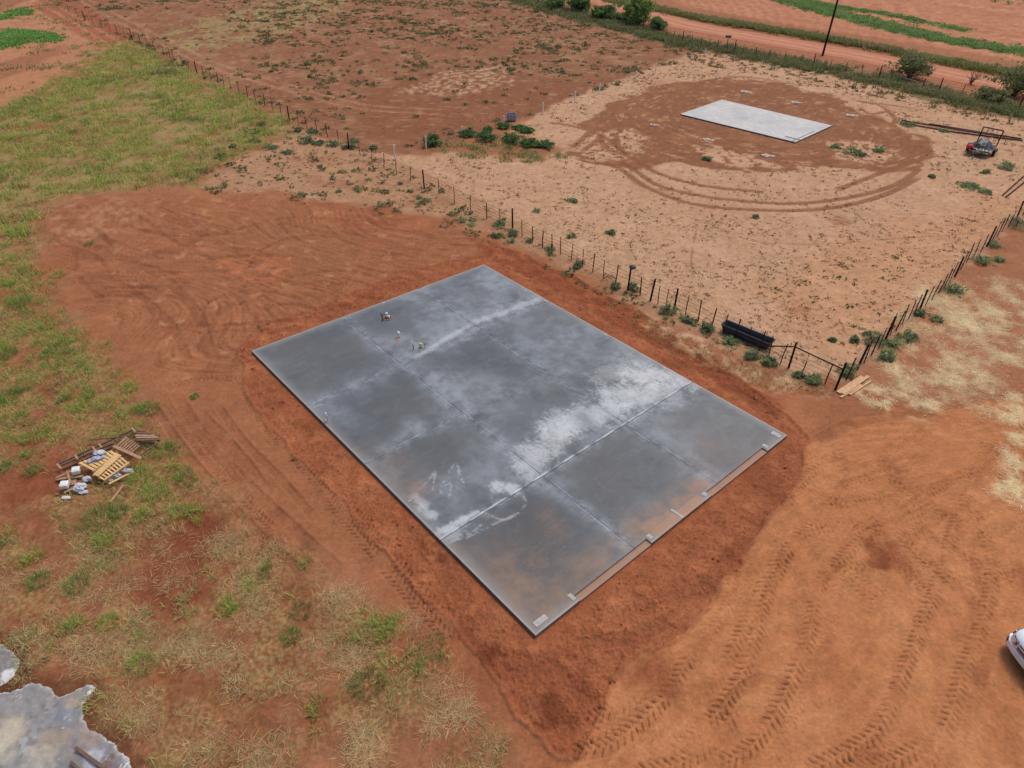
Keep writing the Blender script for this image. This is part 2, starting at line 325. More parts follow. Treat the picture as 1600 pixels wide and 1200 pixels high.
# scraped soil upper left of the slab: sweeping streaks
m_scr = zone([(70, 320), (330, 300), (600, 330), (760, 375), (740, 400), (520, 490), (400, 520), (330, 600), (240, 560), (110, 430)], .8, 1.0, 2, 26)
sa, ca = math.sin(.35), math.cos(.35); wob = 3 * perlin(x * .08, y * .08, 300)
stx = (x * ca - y * sa) + wob; sty = (x * sa + y * ca) + wob * 2
strk = .7 * perlin(stx * .22, sty * 2.6, 301) + .7 * perlin(stx * .45, sty * 6, 302) + .5 * perlin(stx * 1.1, sty * 11, 303)
mix(m_scr * sst(.1, .6, strk) * .5, lin(142, 80, 56)); mix(m_scr * sst(.3, .8, -strk) * .3, lin(186, 120, 90)); z += (m_scr * .07 * strk).astype(f32)
m = zone([(345, 385), (420, 380), (475, 410), (420, 450), (350, 430)], .4, .8, 1.2, 27); mix(m * .75 * sst(-.3, .3, n_sm), lin(188, 104, 72))
mix(zone([(300, 400), (440, 350), (560, 370), (560, 420), (470, 450), (420, 400)], 1, 1.4, 2, 127) * .5, lin(156, 98, 66))
m = m_scr * sst(.42, .5, fbm(x, y, 1.1, 3, 28)); mix(m * .4, lin(202, 140, 108))
m = zone([(62, 330), (130, 305), (210, 310), (230, 330), (170, 370), (90, 380)], .6, 1, 2, 128); mix(m * .5 * sst(-.4, .5, n_mid + n_sm), lin(190, 130, 100))
# rich red disturbed rim round the main slab
S_RED = [(372, 560), (395, 520), (520, 468), (600, 440), (740, 398), (760, 372), (800, 392), (880, 425), (1000, 490), (1120, 570), (1240, 650), (1262, 690), (1245, 760), (1165, 850), (1120, 930), (1070, 985), (1000, 1010), (935, 1080), (905, 1175), (865, 1165), (800, 1090), (720, 1010), (640, 905), (560, 810), (450, 700), (380, 610)]
m_red = zone(S_RED, .16, .55, 3.0, 22, 6); m_redi = zone(S_RED, .45, 1.0, 1.8, 22, 5)
n_r1 = fbm(x, y, 1.6, 5, 221, .65); mix(m_red, lin(166, 93, 62)); mix(m_red * sst(.0, .5, n_mid) * .5, lin(174, 100, 68)); mix(m_red * sst(.05, .5, -n_mid + .5 * n_sm) * .6, lin(138, 70, 44)); mix(m_red * sst(.1, .6, n_r1) * .3, lin(128, 64, 40)); mix(m_red * sst(.15, .5, -n_r1) * .4, lin(186, 112, 78))
m = zone([(740, 990), (830, 1010), (930, 1070), (900, 1175), (865, 1165), (780, 1090), (700, 1000)], .4, .8, 1.2, 25); mix(m * .5, lin(146, 76, 48))
m = zone([(735, 372), (800, 392), (1000, 490), (1120, 570), (1230, 640), (1200, 650), (1050, 555), (860, 450), (760, 400)], .1, .35, .8, 24); mix(m * .55, lin(140, 66, 40)); z += (m * .08 * np.abs(n_r1)).astype(f32)
mix(m_red * sst(.25, .5, n_sm) * .4, lin(194, 112, 72)); mix(m_red * sst(.3, .5, n_fine) * .4, lin(128, 60, 36))
m_apr = zone([(395, 552), (756, 408), (1240, 680), (838, 1002)], .5, .5, .8, 29)
mix(m_apr * .4, lin(158, 72, 40))
z += m_red * (.10 * n_sm + .07 * np.abs(n_fine) + .07 * np.abs(n_r1)).astype(f32) - m_red * .05 + (m_red * (1 - m_red) * 4 * .07).astype(f32)
mix(m_red * sst(.25, .5, fbm(x, y, .12, 2, 222)) * .4, lin(110, 54, 34))
z += m_tan * (.012 * n_sm).astype(f32) + m_wk * (.02 * n_sm + .01 * n_fine).astype(f32) + .06 * n_mid.astype(f32) * (1 - m_wk) * (1 - m_pale) + m_pale * .02 * n_sm
z += (m_gr * (.04 * n_sm + .03 * n_fine)).astype(f32)
# straw / hay patches on the right
hay = zone([(1385, 520), (1420, 470), (1480, 445), (1560, 440), (1620, 480), (1640, 560), (1560, 600), (1540, 640), (1470, 630), (1400, 610), (1370, 560)], 1.2, 1.6, 2.2, 41, 4) * sst(-.35, .55, fbm(x, y, 1.8, 5, 42, .6) + .3 * n_mid)
hay = np.maximum(hay, zone([(1330, 610), (1360, 595), (1430, 620), (1475, 635), (1420, 655), (1370, 640)], .5, .8, 1, 43) * sst(-.4, .2, n_sm + n_mid))
hay = np.maximum(hay, zone([(1540, 600), (1600, 620), (1640, 700), (1600, 790), (1555, 765), (1580, 700)], .5, 1.0, 1.2, 45) * sst(-.3, .3, n_sm))
hay = np.maximum(hay, zone([(1150, 560), (1290, 600), (1300, 620), (1200, 610), (1080, 560), (1000, 500), (1010, 490)], .4, .7, 1, 46) * .5 * sst(-.3, .5, n_sm))
mix(hay * .7, lin(228, 198, 160)); mix(hay * sst(.1, .5, n_fine) * .5, lin(198, 152, 110))
m = zone([(1360, 500), (1600, 380), (1800, 400), (1800, 620), (1480, 640), (1350, 600)], .8, 1.2, 2, 47); mix(m * .4 * sst(-.1, .4, -n_mid), lin(174, 106, 74))
# verge vegetation ground between pasture and road, and far verge
def strip(pts, w, amp=.6, seed=60, step=2):
    P = smooth_line(Gn(pts), step); i, off, arc, L = line_sd(P, x, y, w + 3); out = np.zeros(len(x), dtype=f32)
    out[i] = sst(-.3, .4, w - np.abs(off) + amp * fbm(x[i], y[i], 2.0, 3, seed)); return out
V1 = [(790, -6), (900, 24), (1000, 50), (1066, 66), (1200, 92), (1290, 108), (1400, 132), (1500, 158), (1620, 182)]
V2 = [(880, -14), (1066, 24), (1180, 44), (1290, 62), (1400, 82), (1500, 102), (1640, 128)]
ROAD = [(780, -62), (900, -14), (985, 14), (1066, 38), (1180, 59), (1290, 78), (1400, 99), (1500, 119), (1640, 146)]
m_v1 = strip(V1, 3.2, 1.4); mix(m_v1 * .8, lin(112, 104, 72)); m_v2 = strip(V2, 1.9, .8, 61); mix(m_v2 * .85, lin(136, 108, 72))
mix(strip([(p[0], p[1] + 7) for p in V2], 1.0, .5, 66) * .6, lin(140, 76, 52))
GS = [[(1190, -12), (1290, 8), (1380, 22), (1450, 36), (1500, 47)], [(1200, -8), (1300, 20), (1400, 44), (1500, 66), (1620, 84)]]
m_g1 = strip(GS[0], 2.2, 1.2, 62); m_g2 = strip(GS[1], 3.4, 1.2, 63); mix(np.maximum(m_g1 * .7, m_g2) * .7, lin(104, 120, 62))
z += -.0 * z
# furrows and tyre marks ------------------------------------------------
def tyre(pts, wd=.5, depth=.035, chev=.27, dark=.45, col=(118, 62, 38), rim=.3, fk=1.0, brk=True, gap=None, raw=False, fade=1.5, smear=.25):
    P = smooth_line(Gn(pts), .6)
    lines = [P]
    if gap:
        t = np.gradient(P, axis=0); t /= np.linalg.norm(t, axis=1)[:, None]; nrm = np.stack([-t[:, 1], t[:, 0]], 1)
        lines = [P + nrm * gap / 2, P - nrm * gap / 2]
    for q in lines:
        i, off, arc, L = line_sd(q, x, y, wd * .5 + .25)
        if not len(i): continue
        d = np.abs(off); ins = sst(wd * .5 + .04, wd * .5 - .05, d); f = sst(0, fade, arc) * sst(0, fade, L - arc)
        f = f * (sst(-.7, .1, fbm(x[i], y[i], 1.3, 3, 88)) if brk else 1) * fk; wv = 1 + .25 * fbm(x[i], y[i], .9, 2, 87); d = d / wv
        if chev:
            ph = arc / chev + d / (wd * .5) * .75 + (off > 0) * .5
            lug = sst(.45, .85, np.cos(2 * math.pi * (ph + .15 * perlin(x[i] * 2.2, y[i] * 2.2, 89))))
            lug = lug * sst(0.02, .06, d)
            g = ins * f * (lug * (.55 + .9 * sst(-.4, .4, fbm(x[i], y[i], .16, 2, 86))) + smear * .5)
            z[i] += -depth * g + depth * .5 * ins * f * (1 - lug)
            k = (g * dark)[:, None]; C[i] += (lin(*col) - C[i]) * k  # groove colour darkened for moist soil and for shade between the lugs
        else:
            g = ins * f; z[i] -= depth * g; k = (g * dark)[:, None]; C[i] += (lin(*col) - C[i]) * k
        rm = np.exp(-((d - wd * .5 - .06) / .06) ** 2) * f * rim
        z[i] += rm * depth
TR = [[(1070, 1150), (1116, 1120), (1160, 1053), (1180, 1000), (1190, 953), (1213, 900), (1246, 840), (1293, 810)],
      [(1116, 1196), (1176, 1167), (1220, 1100), (1246, 1040), (1263, 997), (1273, 950), (1286, 903), (1320, 867), (1366, 830), (1416, 813)],
      [(1240, 1210), (1300, 1187), (1360, 1150), (1393, 1097), (1420, 1030), (1436, 987), (1453, 943), (1470, 900), (1483, 850), (1500, 800), (1530, 730)],
      [(1440, 1200), (1460, 1170), (1486, 1117), (1500, 1067), (1523, 1007), (1540, 957), (1550, 900), (1543, 850), (1533, 817)],
      [(1376, 800), (1400, 827), (1433, 867), (1460, 890), (1500, 923), (1540, 960), (1562, 992)],
      [(1450, 820), (1476, 850), (1510, 873), (1560, 893)], [(1225, 800), (1236, 773), (1266, 740), (1293, 727)],
      [(1297, 670), (1300, 683), (1313, 720), (1322, 745)], [(1370, 745), (1380, 730), (1413, 700), (1456, 667)],
      [(1376, 733), (1416, 770), (1460, 790), (1500, 812), (1550, 800)], [(1440, 780), (1486, 750), (1533, 727), (1566, 687), (1576, 660), (1560, 647), (1516, 647)],
      [(880, 1180), (950, 1165), (1010, 1120), (1060, 1060), (1080, 1010)], [(980, 1210), (1060, 1195), (1130, 1140), (1150, 1100)],
      [(1300, 1205), (1400, 1190), (1460, 1150)], [(1130, 1040), (1175, 960), (1200, 900), (1240, 850)]]
for t in TR: tyre(t, .52, .03, .24, .3, (124, 68, 44), .35, fade=.6)
_r = random.Random(4)
for t in TR + TR[:5] + TR[9:12]:
    dx, dy = _r.uniform(-45, 45), _r.uniform(-30, 30); tyre([(p[0] + dx + _r.uniform(-6, 6), p[1] + dy + _r.uniform(-6, 6)) for p in t], _r.uniform(.34, .45), .024, _r.choice((.2, .25)), .25, (134, 76, 48), .4, fk=_r.uniform(.4, .8))
for k in range(34):
    px, py = _r.uniform(1240, 1580), _r.uniform(670, 920); a0 = _r.uniform(-1, 1); pts = [(px + s_ * math.cos(a0) * 60 + _r.uniform(-8, 8), py + s_ * math.sin(a0) * 50) for s_ in (-1, 0, 1)]; tyre(pts, .4, .026, .22, .32, (128, 70, 46), .4, fk=.9, fade=.4)
for t in ([(930, 1170), (1000, 1150), (1090, 1165), (1160, 1150)], [(1350, 1000), (1385, 900), (1440, 830), (1500, 790)], [(1320, 760), (1350, 800), (1370, 850), (1350, 910)]): tyre(t, .4, .015, .2, .2, (134, 76, 48), .2)
LT = [[(380, 600), (405, 650), (430, 683), (467, 722), (500, 760), (525, 795), (555, 830), (590, 872), (625, 915), (655, 950), (690, 985), (725, 1020)],
      [(520, 770), (545, 790), (573, 822), (610, 867), (643, 907), (680, 947), (700, 985)],
      [(247, 613), (275, 650), (305, 690), (345, 740), (400, 800), (450, 850)], [(433, 483), (413, 505), (393, 527), (368, 565), (363, 590)],
      [(380, 500), (363, 520), (337, 557), (317, 597)], [(268, 485), (280, 505), (290, 530)], [(315, 470), (328, 500), (345, 520), (400, 505)],
      [(225, 610), (260, 605), (330, 590), (400, 600)], [(860, 1110), (910, 1120), (960, 1110), (1000, 1070)], [(960, 1100), (930, 1060), (900, 1040)]]
for t in LT: tyre(t, .5, .038, .23, .36, (112, 58, 38), .4)
SM = [[(230, 620), (300, 720), (400, 830), (480, 900)], [(270, 610), (330, 700), (440, 810), (540, 900)], [(300, 640), (360, 700), (420, 780)], [(330, 620), (380, 690), (430, 740), (500, 820)],
      [(90, 420), (180, 440), (260, 500), (300, 580)], [(120, 380), (230, 420), (300, 480), (330, 560)], [(180, 350), (300, 370), (420, 350), (540, 370)], [(90, 400), (200, 405), (330, 370), (450, 340), (600, 350)],
      [(240, 315), (280, 345), (350, 385), (450, 430), (540, 450)], [(210, 330), (260, 370), (360, 420)], [(460, 340), (600, 380), (700, 400)], [(540, 335), (640, 360), (740, 392)],
      [(1160, 1170), (1130, 1110), (1190, 1060), (1260, 1090)], [(1540, 1100), (1580, 1150), (1600, 1200)], [(1500, 1120), (1560, 1160), (1590, 1210)], [(1560, 1000), (1530, 1060), (1520, 1120)],
      [(730, 368), (860, 420), (1010, 500), (1150, 585)], [(750, 395), (880, 445), (1000, 512), (1120, 590), (1230, 660)], [(1120, 590), (1200, 640), (1240, 690)], [(870, 1010), (960, 1000), (1060, 960), (1130, 880), (1200, 800)], [(1260, 700), (1340, 660), (1420, 650), (1510, 660)]]
for k in range(46):
    px, py = _r.uniform(110, 640), _r.uniform(325, 520); a0 = math.radians(_r.uniform(-25, 75)) if px < 330 else math.radians(_r.uniform(-35, 25)); cv = _r.uniform(-.5, .5); ll = _r.uniform(40, 110)
    pts = [(px + math.cos(a0 + cv * s_) * ll * s_, py + math.sin(a0 + cv * s_) * ll * .55 * s_) for s_ in (-1, -.5, 0, .5, 1)]
    if k % 3: tyre(pts, _r.uniform(.25, .5), .035, 0, _r.uniform(.2, .4), (124, 68, 46), .5, fade=1)
    else: tyre(pts, .45, .035, .22, .35, (120, 66, 44), .5, fade=.8)
for k, t in enumerate(SM): tyre(t, .35 + .15 * (k % 3), .035, 0, .28, (126, 68, 44), .5)
# ruts round the rear slab
RU = [[(940, 245), (985, 262), (1030, 290), (1110, 308), (1230, 318), (1330, 308), (1400, 288), (1440, 262)], [(915, 250), (965, 262), (1010, 292), (1080, 318), (1180, 328), (1290, 326), (1380, 305), (1440, 275)],
      [(890, 245), (930, 255), (985, 258), (1040, 245)], [(885, 235), (905, 222), (925, 205), (965, 205)], [(905, 240), (925, 225), (945, 210)], [(960, 205), (968, 230), (985, 245)], [(938, 205), (945, 230), (975, 240), (1000, 235)],
      [(845, 190), (890, 196), (940, 212), (990, 250), (1040, 275), (1110, 292), (1200, 300)], [(1325, 155), (1370, 163), (1395, 180), (1398, 192), (1385, 192), (1370, 180)], [(1340, 165), (1360, 178), (1390, 172)], [(1330, 158), (1400, 165), (1440, 172)],
      [(1085, 128), (1160, 120), (1260, 135)], [(960, 200), (1000, 190), (1100, 200), (1160, 235)], [(1000, 150), (1100, 140), (1250, 145), (1350, 180)], [(1300, 300), (1350, 280), (1420, 255), (1470, 240)]]
for t in RU: tyre(t, .6, .04, 0, .85, (140, 86, 60), .6, smear=0, brk=False)
tyre([(965, 258), (1000, 290), (1060, 300)], .5, .02, 0, .5, (150, 96, 66), .2)
# cattle paths / thin lines, long wheel tracks
for t in ([(1100, 345), (1170, 375), (1260, 382), (1400, 373), (1500, 366), (1560, 362)], [(1470, 330), (1520, 345), (1550, 356)], [(1090, 350), (1080, 400), (1085, 440)]): tyre(t, .16, .02, 0, .6, (140, 92, 68), .2)
tyre([(110, -15), (150, 10), (250, 62), (330, 100), (420, 128), (560, 165), (700, 175)], .5, .03, 0, .55, (190, 128, 100), .2, gap=1.7)
tyre([(40, -12), (90, 15), (150, 50), (185, 72)], .5, .03, 0, .6, (196, 134, 104), .2, gap=1.7)
tyre([(1395, 195), (1450, 215), (1520, 230), (1640, 250)], .5, .02, 0, .3, (178, 120, 88), .2, gap=1.6)
# small moist spots and scuffs
for (px, py, rad, c_) in ((1385, 862, .8, (132, 66, 42)), (1375, 880, .5, (124, 62, 40)), (1010, 1045, 1.2, (140, 72, 46)), (690, 870, .35, (110, 52, 34)), (1045, 540, .35, (108, 60, 40)), (1245, 483, 1.0, (172, 112, 80)), (765, 1020, .5, (110, 54, 34)), (860, 1110, .7, (112, 54, 34)), (1315, 345, 1.0, (156, 98, 72)), (40, 760, 2.2, (138, 66, 44)), (260, 900, 2.2, (128, 62, 42)), (310, 830, 1.4, (128, 62, 42))):
    g = G(px, py); d = np.hypot(x - g[0], y - g[1]); i = np.nonzero(d < rad * 2)[0]
    k = sst(rad * 1.3, rad * .2, d[i] + rad * .6 * fbm(x[i], y[i], rad * .8, 3, 99)); C[i] += (lin(*c_) - C[i]) * (k * .75)[:, None]; z[i] -= k * .02
for pts in (SPILL1, SPILL2):
    mm_ = zone(pts, .25, .3, .6, 60); P_ = Gn(pts); i = np.nonzero((np.abs(x - P_[:, 0].mean()) < 6) & (np.abs(y - P_[:, 1].mean()) < 6))[0]; s = poly_sd(P_, x[i], y[i]); k = sst(-.55, -.05, s + .25 * fbm(x[i], y[i], .5, 3, 61)) * .7; C[i] += (lin(96, 50, 34) - C[i]) * k[:, None]
# overall variation
C *= (1 + .16 * n_fine + .12 * n_sm + .07 * n_mid + .10 * fbm(x, y, .09, 2, 33))[:, None]
_l = (C @ np.array([.25, .6, .15], dtype=f32))[:, None]; C += (_l - C) * .07; C *= (1 - .07 * np.clip(m_wk - m_tan, 0, 1))[:, None]; C *= np.array([.95, 1.055, .93], dtype=f32)
# keep the ground out of the slabs and settle it level there
SL = [np.array(G(*p, .15)[:2]) for p in [(393, 548), (756, 413), (1230, 680), (837, 993)]]
s = poly_sd(np.array(SL), x, y); z *= sst(.05, .6, -s); z -= .06 * sst(-.02, .05, s)
RS = [np.array(G(*p, .12)[:2]) for p in [(1063, 178), (1128, 155.5), (1300, 196), (1243, 222)]]
s = poly_sd(np.array(RS), x, y); z *= sst(.05, .6, -s); z -= .06 * sst(-.02, .05, s)
gz = np.zeros(len(gx), dtype=f32); gz[near] = z; gC = np.tile(lin(168, 104, 76), (len(gx), 1)); gC[near] = C
gz[np.hypot(gx, gy) < 1] = 0
I = np.arange(nR * nT).reshape(nR, nT)
a = I[:-1]; b = I[1:]
q = np.stack([a, b, np.roll(b, -1, 1), np.roll(a, -1, 1)], -1).reshape(-1, 4)
# counter-clockwise seen from above
F = q
cap = I[0][::-1].reshape(1, -1)
ground = mesh_np("ground", np.stack([gx, gy, gz], 1), [F, cap], np.clip(gC, 0, 1), M_SOIL, smooth=True)
tag(ground, "red brown sandy soil of the farm yard and pasture", None, kind="structure")
ground.data.flip_normals() if ground.data.polygons[nT * 500].normal.z < 0 else None
def zone_at(pts, X, Y):
    return poly_sd(Gn(pts), X.astype(f32), Y.astype(f32))
# height lookup on the polar grid
def hz(X, Y):
    r_ = np.hypot(X, Y); t_ = np.degrees(np.arctan2(X, Y)); ai = np.degrees(np.arctan2(CAM_H, r_))
    ri = np.interp(-ai, -al, np.arange(nR)); ti = np.interp(t_, th, np.arange(nT))
    return gz.reshape(nR, nT)[np.round(ri).astype(int), np.round(ti).astype(int)]
def hz1(p): return float(hz(np.array([p[0]]), np.array([p[1]]))[0])

# ---------------------------------------------------------------- dirt road
P = smooth_line(Gn(ROAD), 1.0); t = np.gradient(P, axis=0); t /= np.linalg.norm(t, axis=1)[:, None]; nrm = np.stack([-t[:, 1], t[:, 0]], 1)
e1 = Gn([(1066, 29), (1290, 65), (1410, 86), (1560, 118)]); wid = 4.6
K = 46; offs = np.linspace(-wid, wid, K)
V = (P[:, None, :] + nrm[:, None, :] * (offs[None, :, None] * (1 + .08 * fbm(P[:, 0], P[:, 1], 6, 3, 400)[:, None, None])))
X = V[..., 0].ravel(); Y = V[..., 1].ravel(); o_ = np.tile(offs, len(P))
edge = sst(wid, wid - 1.2, np.abs(o_)); Z = .03 + .05 * edge - .04 * np.exp(-((np.abs(o_) - 1.1) / .4) ** 2) + .012 * fbm(X, Y, .9, 3, 401) - .35 * sst(wid - .35, wid, np.abs(o_))
cc = np.tile(lin(180, 122, 94), (len(X), 1)); k = np.exp(-((np.abs(o_ + .4 * perlin(X * .1, Y * .1, 5)) - 1.2) / .5) ** 2)[:, None]; cc += (lin(204, 146, 114) - cc) * k * .7
k = (1 - sst(wid * .95, wid * .6, np.abs(o_)))[:, None]; cc += (lin(170, 100, 72) - cc) * k * .7; cc *= (1 + .1 * fbm(X, Y, 1.5, 4, 402))[:, None]
I2 = np.arange(len(X)).reshape(len(P), K); q = np.stack([I2[:-1, :-1], I2[1:, :-1], I2[1:, 1:], I2[:-1, 1:]], -1).reshape(-1, 4)
road = mesh_np("road", np.stack([X, Y, Z], 1), [q], cc.astype(f32), M_SOIL, smooth=True)
if road.data.polygons[10].normal.z < 0: road.data.flip_normals()
tag(road, "graded orange dirt road beyond the roadside fence", None, kind="structure")
# ================================================================ MAIN SLAB
TOPH = .15
sO, sT, sR, sB = [G(*p, TOPH) for p in [(393, 548), (756, 413), (1230, 680), (837, 993)]]
U = (sT - sO); LU = U.length; U.normalize(); Vv = (sB - sO); LV = Vv.length; Vv.normalize()
def SUV(px, py):
    p = G(px, py, TOPH) - sO; return np.array([p.dot(U), p.dot(Vv)])
def SP(u, v, h=TOPH): return Vector((sO.x + U.x * u + Vv.x * v, sO.y + U.y * u + Vv.y * v, h))
nu, nv = 560, 780
uu = np.linspace(0, LU, nu); vv = np.linspace(0, LV, nv); VV, UU = np.meshgrid(vv, uu, indexing='ij')
u = UU.ravel().astype(f32); v = VV.ravel().astype(f32)
c = np.tile(lin(97, 101, 105), (len(u), 1)); sz = np.full(len(u), TOPH, dtype=f32)
N1 = fbm(u, v, 2.6, 5, 501, .6); N2 = fbm(u, v, .7, 5, 502, .65); N3 = fbm(u, v, .15, 3, 503); N4 = fbm(u, v, 5, 3, 504)
BR = perlin(u * 7, v * 1.3, 505) * .6 + perlin(u * 15, v * 2.5, 506) * .5      # brushed along v
BC = perlin(u * 1.3, v * 7, 507) * .6 + perlin(u * 2.5, v * 15, 508) * .5      # brushed along u
def smix(m, col):
    global c
    c += (np.asarray(col, dtype=f32) - c) * np.clip(m, 0, 1)[:, None]
def cap_(p, q, w, soft=1.0):
    a = SUV(*p); b = SUV(*q); e = b - a; l = e @ e + 1e-6; t = np.clip(((u - a[0]) * e[0] + (v - a[1]) * e[1]) / l, 0, 1)
    d = np.hypot(u - a[0] - e[0] * t, v - a[1] - e[1] * t); return np.exp(-(d / w) ** 2 * 1.2)
LIGHT = lin(146, 152, 158); WHITE = lin(198, 200, 201); DARK = lin(66, 70, 74); BRN = lin(138, 110, 88); GRY = lin(98, 98, 97)
smix(.5 * sst(.0, .6, N1 + .3 * N2), lin(140, 148, 156)); smix(.5 * sst(.05, .6, -N1 + .3 * N2), DARK)
# damp dark panels
for p, q, w_, k in (((470, 545), (540, 560), 1.5, .6), ((600, 640), (660, 620), 1.5, .65), ((690, 700), (640, 690), 1.3, .6), ((745, 560), (800, 580), 1.7, .6), ((850, 820), (850, 860), 2.2, .8), ((790, 790), (880, 930), 1.9, .75),
                    ((930, 720), (960, 770), 2.2, .7), ((1080, 660), (1140, 680), 1.7, .5), ((820, 510), (900, 500), .9, .45), ((880, 610), (970, 575), .6, .65), ((750, 600), (860, 600), .6, .3), ((480, 600), (430, 560), 1.4, .5), ((610, 700), (750, 700), 1.2, .3), ((730, 500), (850, 480), .5, .55), ((600, 540), (560, 520), 1.3, .3)):
    smix(min(1, k * 1.15) * cap_(p, q, w_ * 1.15) * sst(-1.1, .3, N1 * .5 + N2 * .5), DARK if k > .55 else GRY)
for p, q, w_, k in (((470, 545), (540, 550), 1.6, .45), ((1120, 700), (1170, 660), 1.6, .45), ((620, 640), (680, 610), 1.2, .4), ((930, 700), (950, 760), 1.4, .3)): smix(k * cap_(p, q, w_), lin(104, 101, 99))
# light drifts
for p, q, w_, k in (((660, 545), (740, 500), .9, .6), ((740, 500), (850, 460), .8, .75), ((640, 560), (700, 525), .7, .6), ((680, 585), (730, 640), .9, .6), ((700, 590), (780, 610), 1.0, .45), ((760, 640), (900, 560), 1.0, .5), ((650, 450), (760, 440), 1.2, .45), ((780, 430), (850, 460), 1.0, .45), ((700, 470), (800, 470), 1.0, .5),
                    ((640, 460), (720, 500), .7, .35), ((870, 520), (960, 540), 1.5, .45), ((930, 500), (1050, 580), .8, .35), ((700, 610), (820, 730), .6, .45), ((540, 500), (620, 560), .5, .35), ((600, 590), (560, 600), .8, .3), ((620, 530), (650, 540), .7, .5), ((640, 660), (660, 670), .5, .5), ((600, 700), (650, 665), .35, .6), ((700, 770), (790, 740), 1.0, .25), ((1080, 620), (1030, 640), .9, .45), ((1000, 650), (1120, 740), .5, .45), ((850, 750), (880, 750), .8, .35), ((860, 760), (985, 850), .4, .45), ((780, 740), (750, 800), .9, .3), ((1010, 780), (960, 830), .8, .2)):
    m = cap_(p, q, w_ * 1.1) * sst(-.75, .6, N2 * .8 + .6 * N1); smix(k * m, LIGHT)
for p, q, w_, k in (((1000, 585), (1065, 590), 1.0, 1.0), ((960, 620), (1040, 610), 1.1, .9), ((880, 660), (960, 640), 1.0, .85), ((830, 720), (880, 670), .9, .8), ((820, 730), (840, 745), .5, .6), ((940, 590), (1010, 560), .9, .35), ((780, 760), (800, 765), .35, .9), ((690, 830), (725, 812), .22, 1.0), ((725, 812), (745, 800), .14, .8), ((690, 838), (710, 832), .4, .6), ((655, 795), (675, 805), .25, .6), ((648, 775), (665, 790), .2, .45), ((740, 505), (840, 468), .35, .55), ((655, 555), (735, 508), .22, .55), ((1060, 600), (1075, 600), .5, .5), ((850, 465), (860, 468), .25, .5)):
    cm = cap_(p, q, w_ * 1.25); m = cm + (.14 * BR + .5 * N2 + .14 * N3 + .2 * N1) * sst(.05, .4, cm); smix(.45 * k * sst(.1, .8, m), LIGHT); smix(k * .55 * sst(.3, 1.2, m) + k * .26 * sst(.42, .95, m + .25 * N3), WHITE)
m = cap_((1010, 600), (1060, 590), 1.2); smix(m * .4 * sst(-.2, .5, N2), lin(208, 200, 190))
for p, q, w_ in (((1040, 622), (1060, 615), .5), ((930, 690), (910, 650), .5)): smix(cap_(p, q, w_) * .75 * sst(-.4, .3, N2), lin(108, 114, 122))
# trowel arcs
_r = random.Random(12)
for k in range(300):
    cu, cv, ra = _r.uniform(0, LU), _r.uniform(0, LV), _r.uniform(.35, 1.1); a0 = _r.uniform(0, 6.28); col = LIGHT if _r.random() < .6 else DARK
    i = np.nonzero((np.abs(u - cu) < ra + .1) & (np.abs(v - cv) < ra + .1))[0]; dd = np.hypot(u[i] - cu, v[i] - cv); aa = np.cos(np.arctan2(v[i] - cv, u[i] - cu) - a0)
    k_ = np.exp(-((dd - ra) / _r.uniform(.02, .07)) ** 2) * sst(.3, .8, aa) * sst(-.4, .5, N2[i]) * _r.uniform(.06, .18); c[i] += (col - c[i]) * k_[:, None]
smix(.05 * sst(.1, .7, perlin(u * .6, v * 4, 571) + .6 * perlin(u * 1.2, v * 9, 572) + .5 * N1), LIGHT)
# swirls of laitance
for pts in ([(650, 790), (652, 770), (665, 755), (680, 740)], [(675, 800), (660, 790), (652, 778)], [(690, 760), (705, 755), (702, 775)], [(715, 735), (722, 750), (730, 765)], [(700, 740), (712, 725), (720, 740)], [(672, 745), (680, 738), (676, 765)], [(690, 770), (688, 762), (694, 752)], [(655, 795), (668, 803), (680, 812)], [(755, 800), (790, 812), (820, 790), (818, 775)], [(700, 850), (740, 830), (765, 805)], [(730, 840), (780, 815), (815, 800)]):
    P_ = smooth_line(np.array([SUV(*p) for p in pts]), .1); i, off, arc, L = line_sd(P_, u, v, .3); k = np.exp(-(off / .05) ** 2) * sst(-.4, .2, N3[i] + N2[i]) * .5; c[i] += (lin(176, 176, 178) - c[i]) * k[:, None]
# red dust blown on near the edges
for p, q, w_, k in (((800, 900), (840, 975), 1.6, .75), ((760, 890), (820, 960), 1.3, .55), ((870, 940), (930, 890), .8, .7), ((1010, 830), (1110, 760), .7, .95), ((920, 880), (1000, 820), .6, .5), ((640, 760), (610, 720), .8, .5), ((640, 770), (650, 765), .5, .6), ((870, 830), (850, 800), .5, .4), ((1110, 700), (1100, 720), 1.0, .35), ((1160, 720), (1225, 690), .6, .4), ((560, 710), (575, 715), .5, .35), ((700, 860), (740, 880), .5, .5), ((1060, 790), (1090, 775), .6, .7), ((1000, 850), (980, 850), .7, .4)):
    smix(k * .8 * cap_(p, q, w_ * 1.1) * sst(-1.0, .7, N2 + .5 * N1), BRN if k < .9 else lin(164, 120, 90))
ed = np.minimum(np.minimum(u, LU - u), np.minimum(v, LV - v))
smix(.55 * sst(.5, .05, ed + .15 * N2), lin(140, 136, 130)); smix(.5 * sst(.12, .02, ed), lin(168, 166, 162))
# paler, drier margins along the joints and damp panel hearts
for d_ in (u - 5.25, u - 10.45, v - 5.95, v - 16.28, np.where(u < 5.3, v - 10.95, 9)):
    smix(.34 * np.exp(-(d_ / .42) ** 2) * sst(-.5, .5, N2 + .6 * N1), lin(140, 149, 158)); smix(.2 * np.exp(-(d_ / .16) ** 2) * sst(-.2, .5, N3 + N2), lin(176, 182, 188))
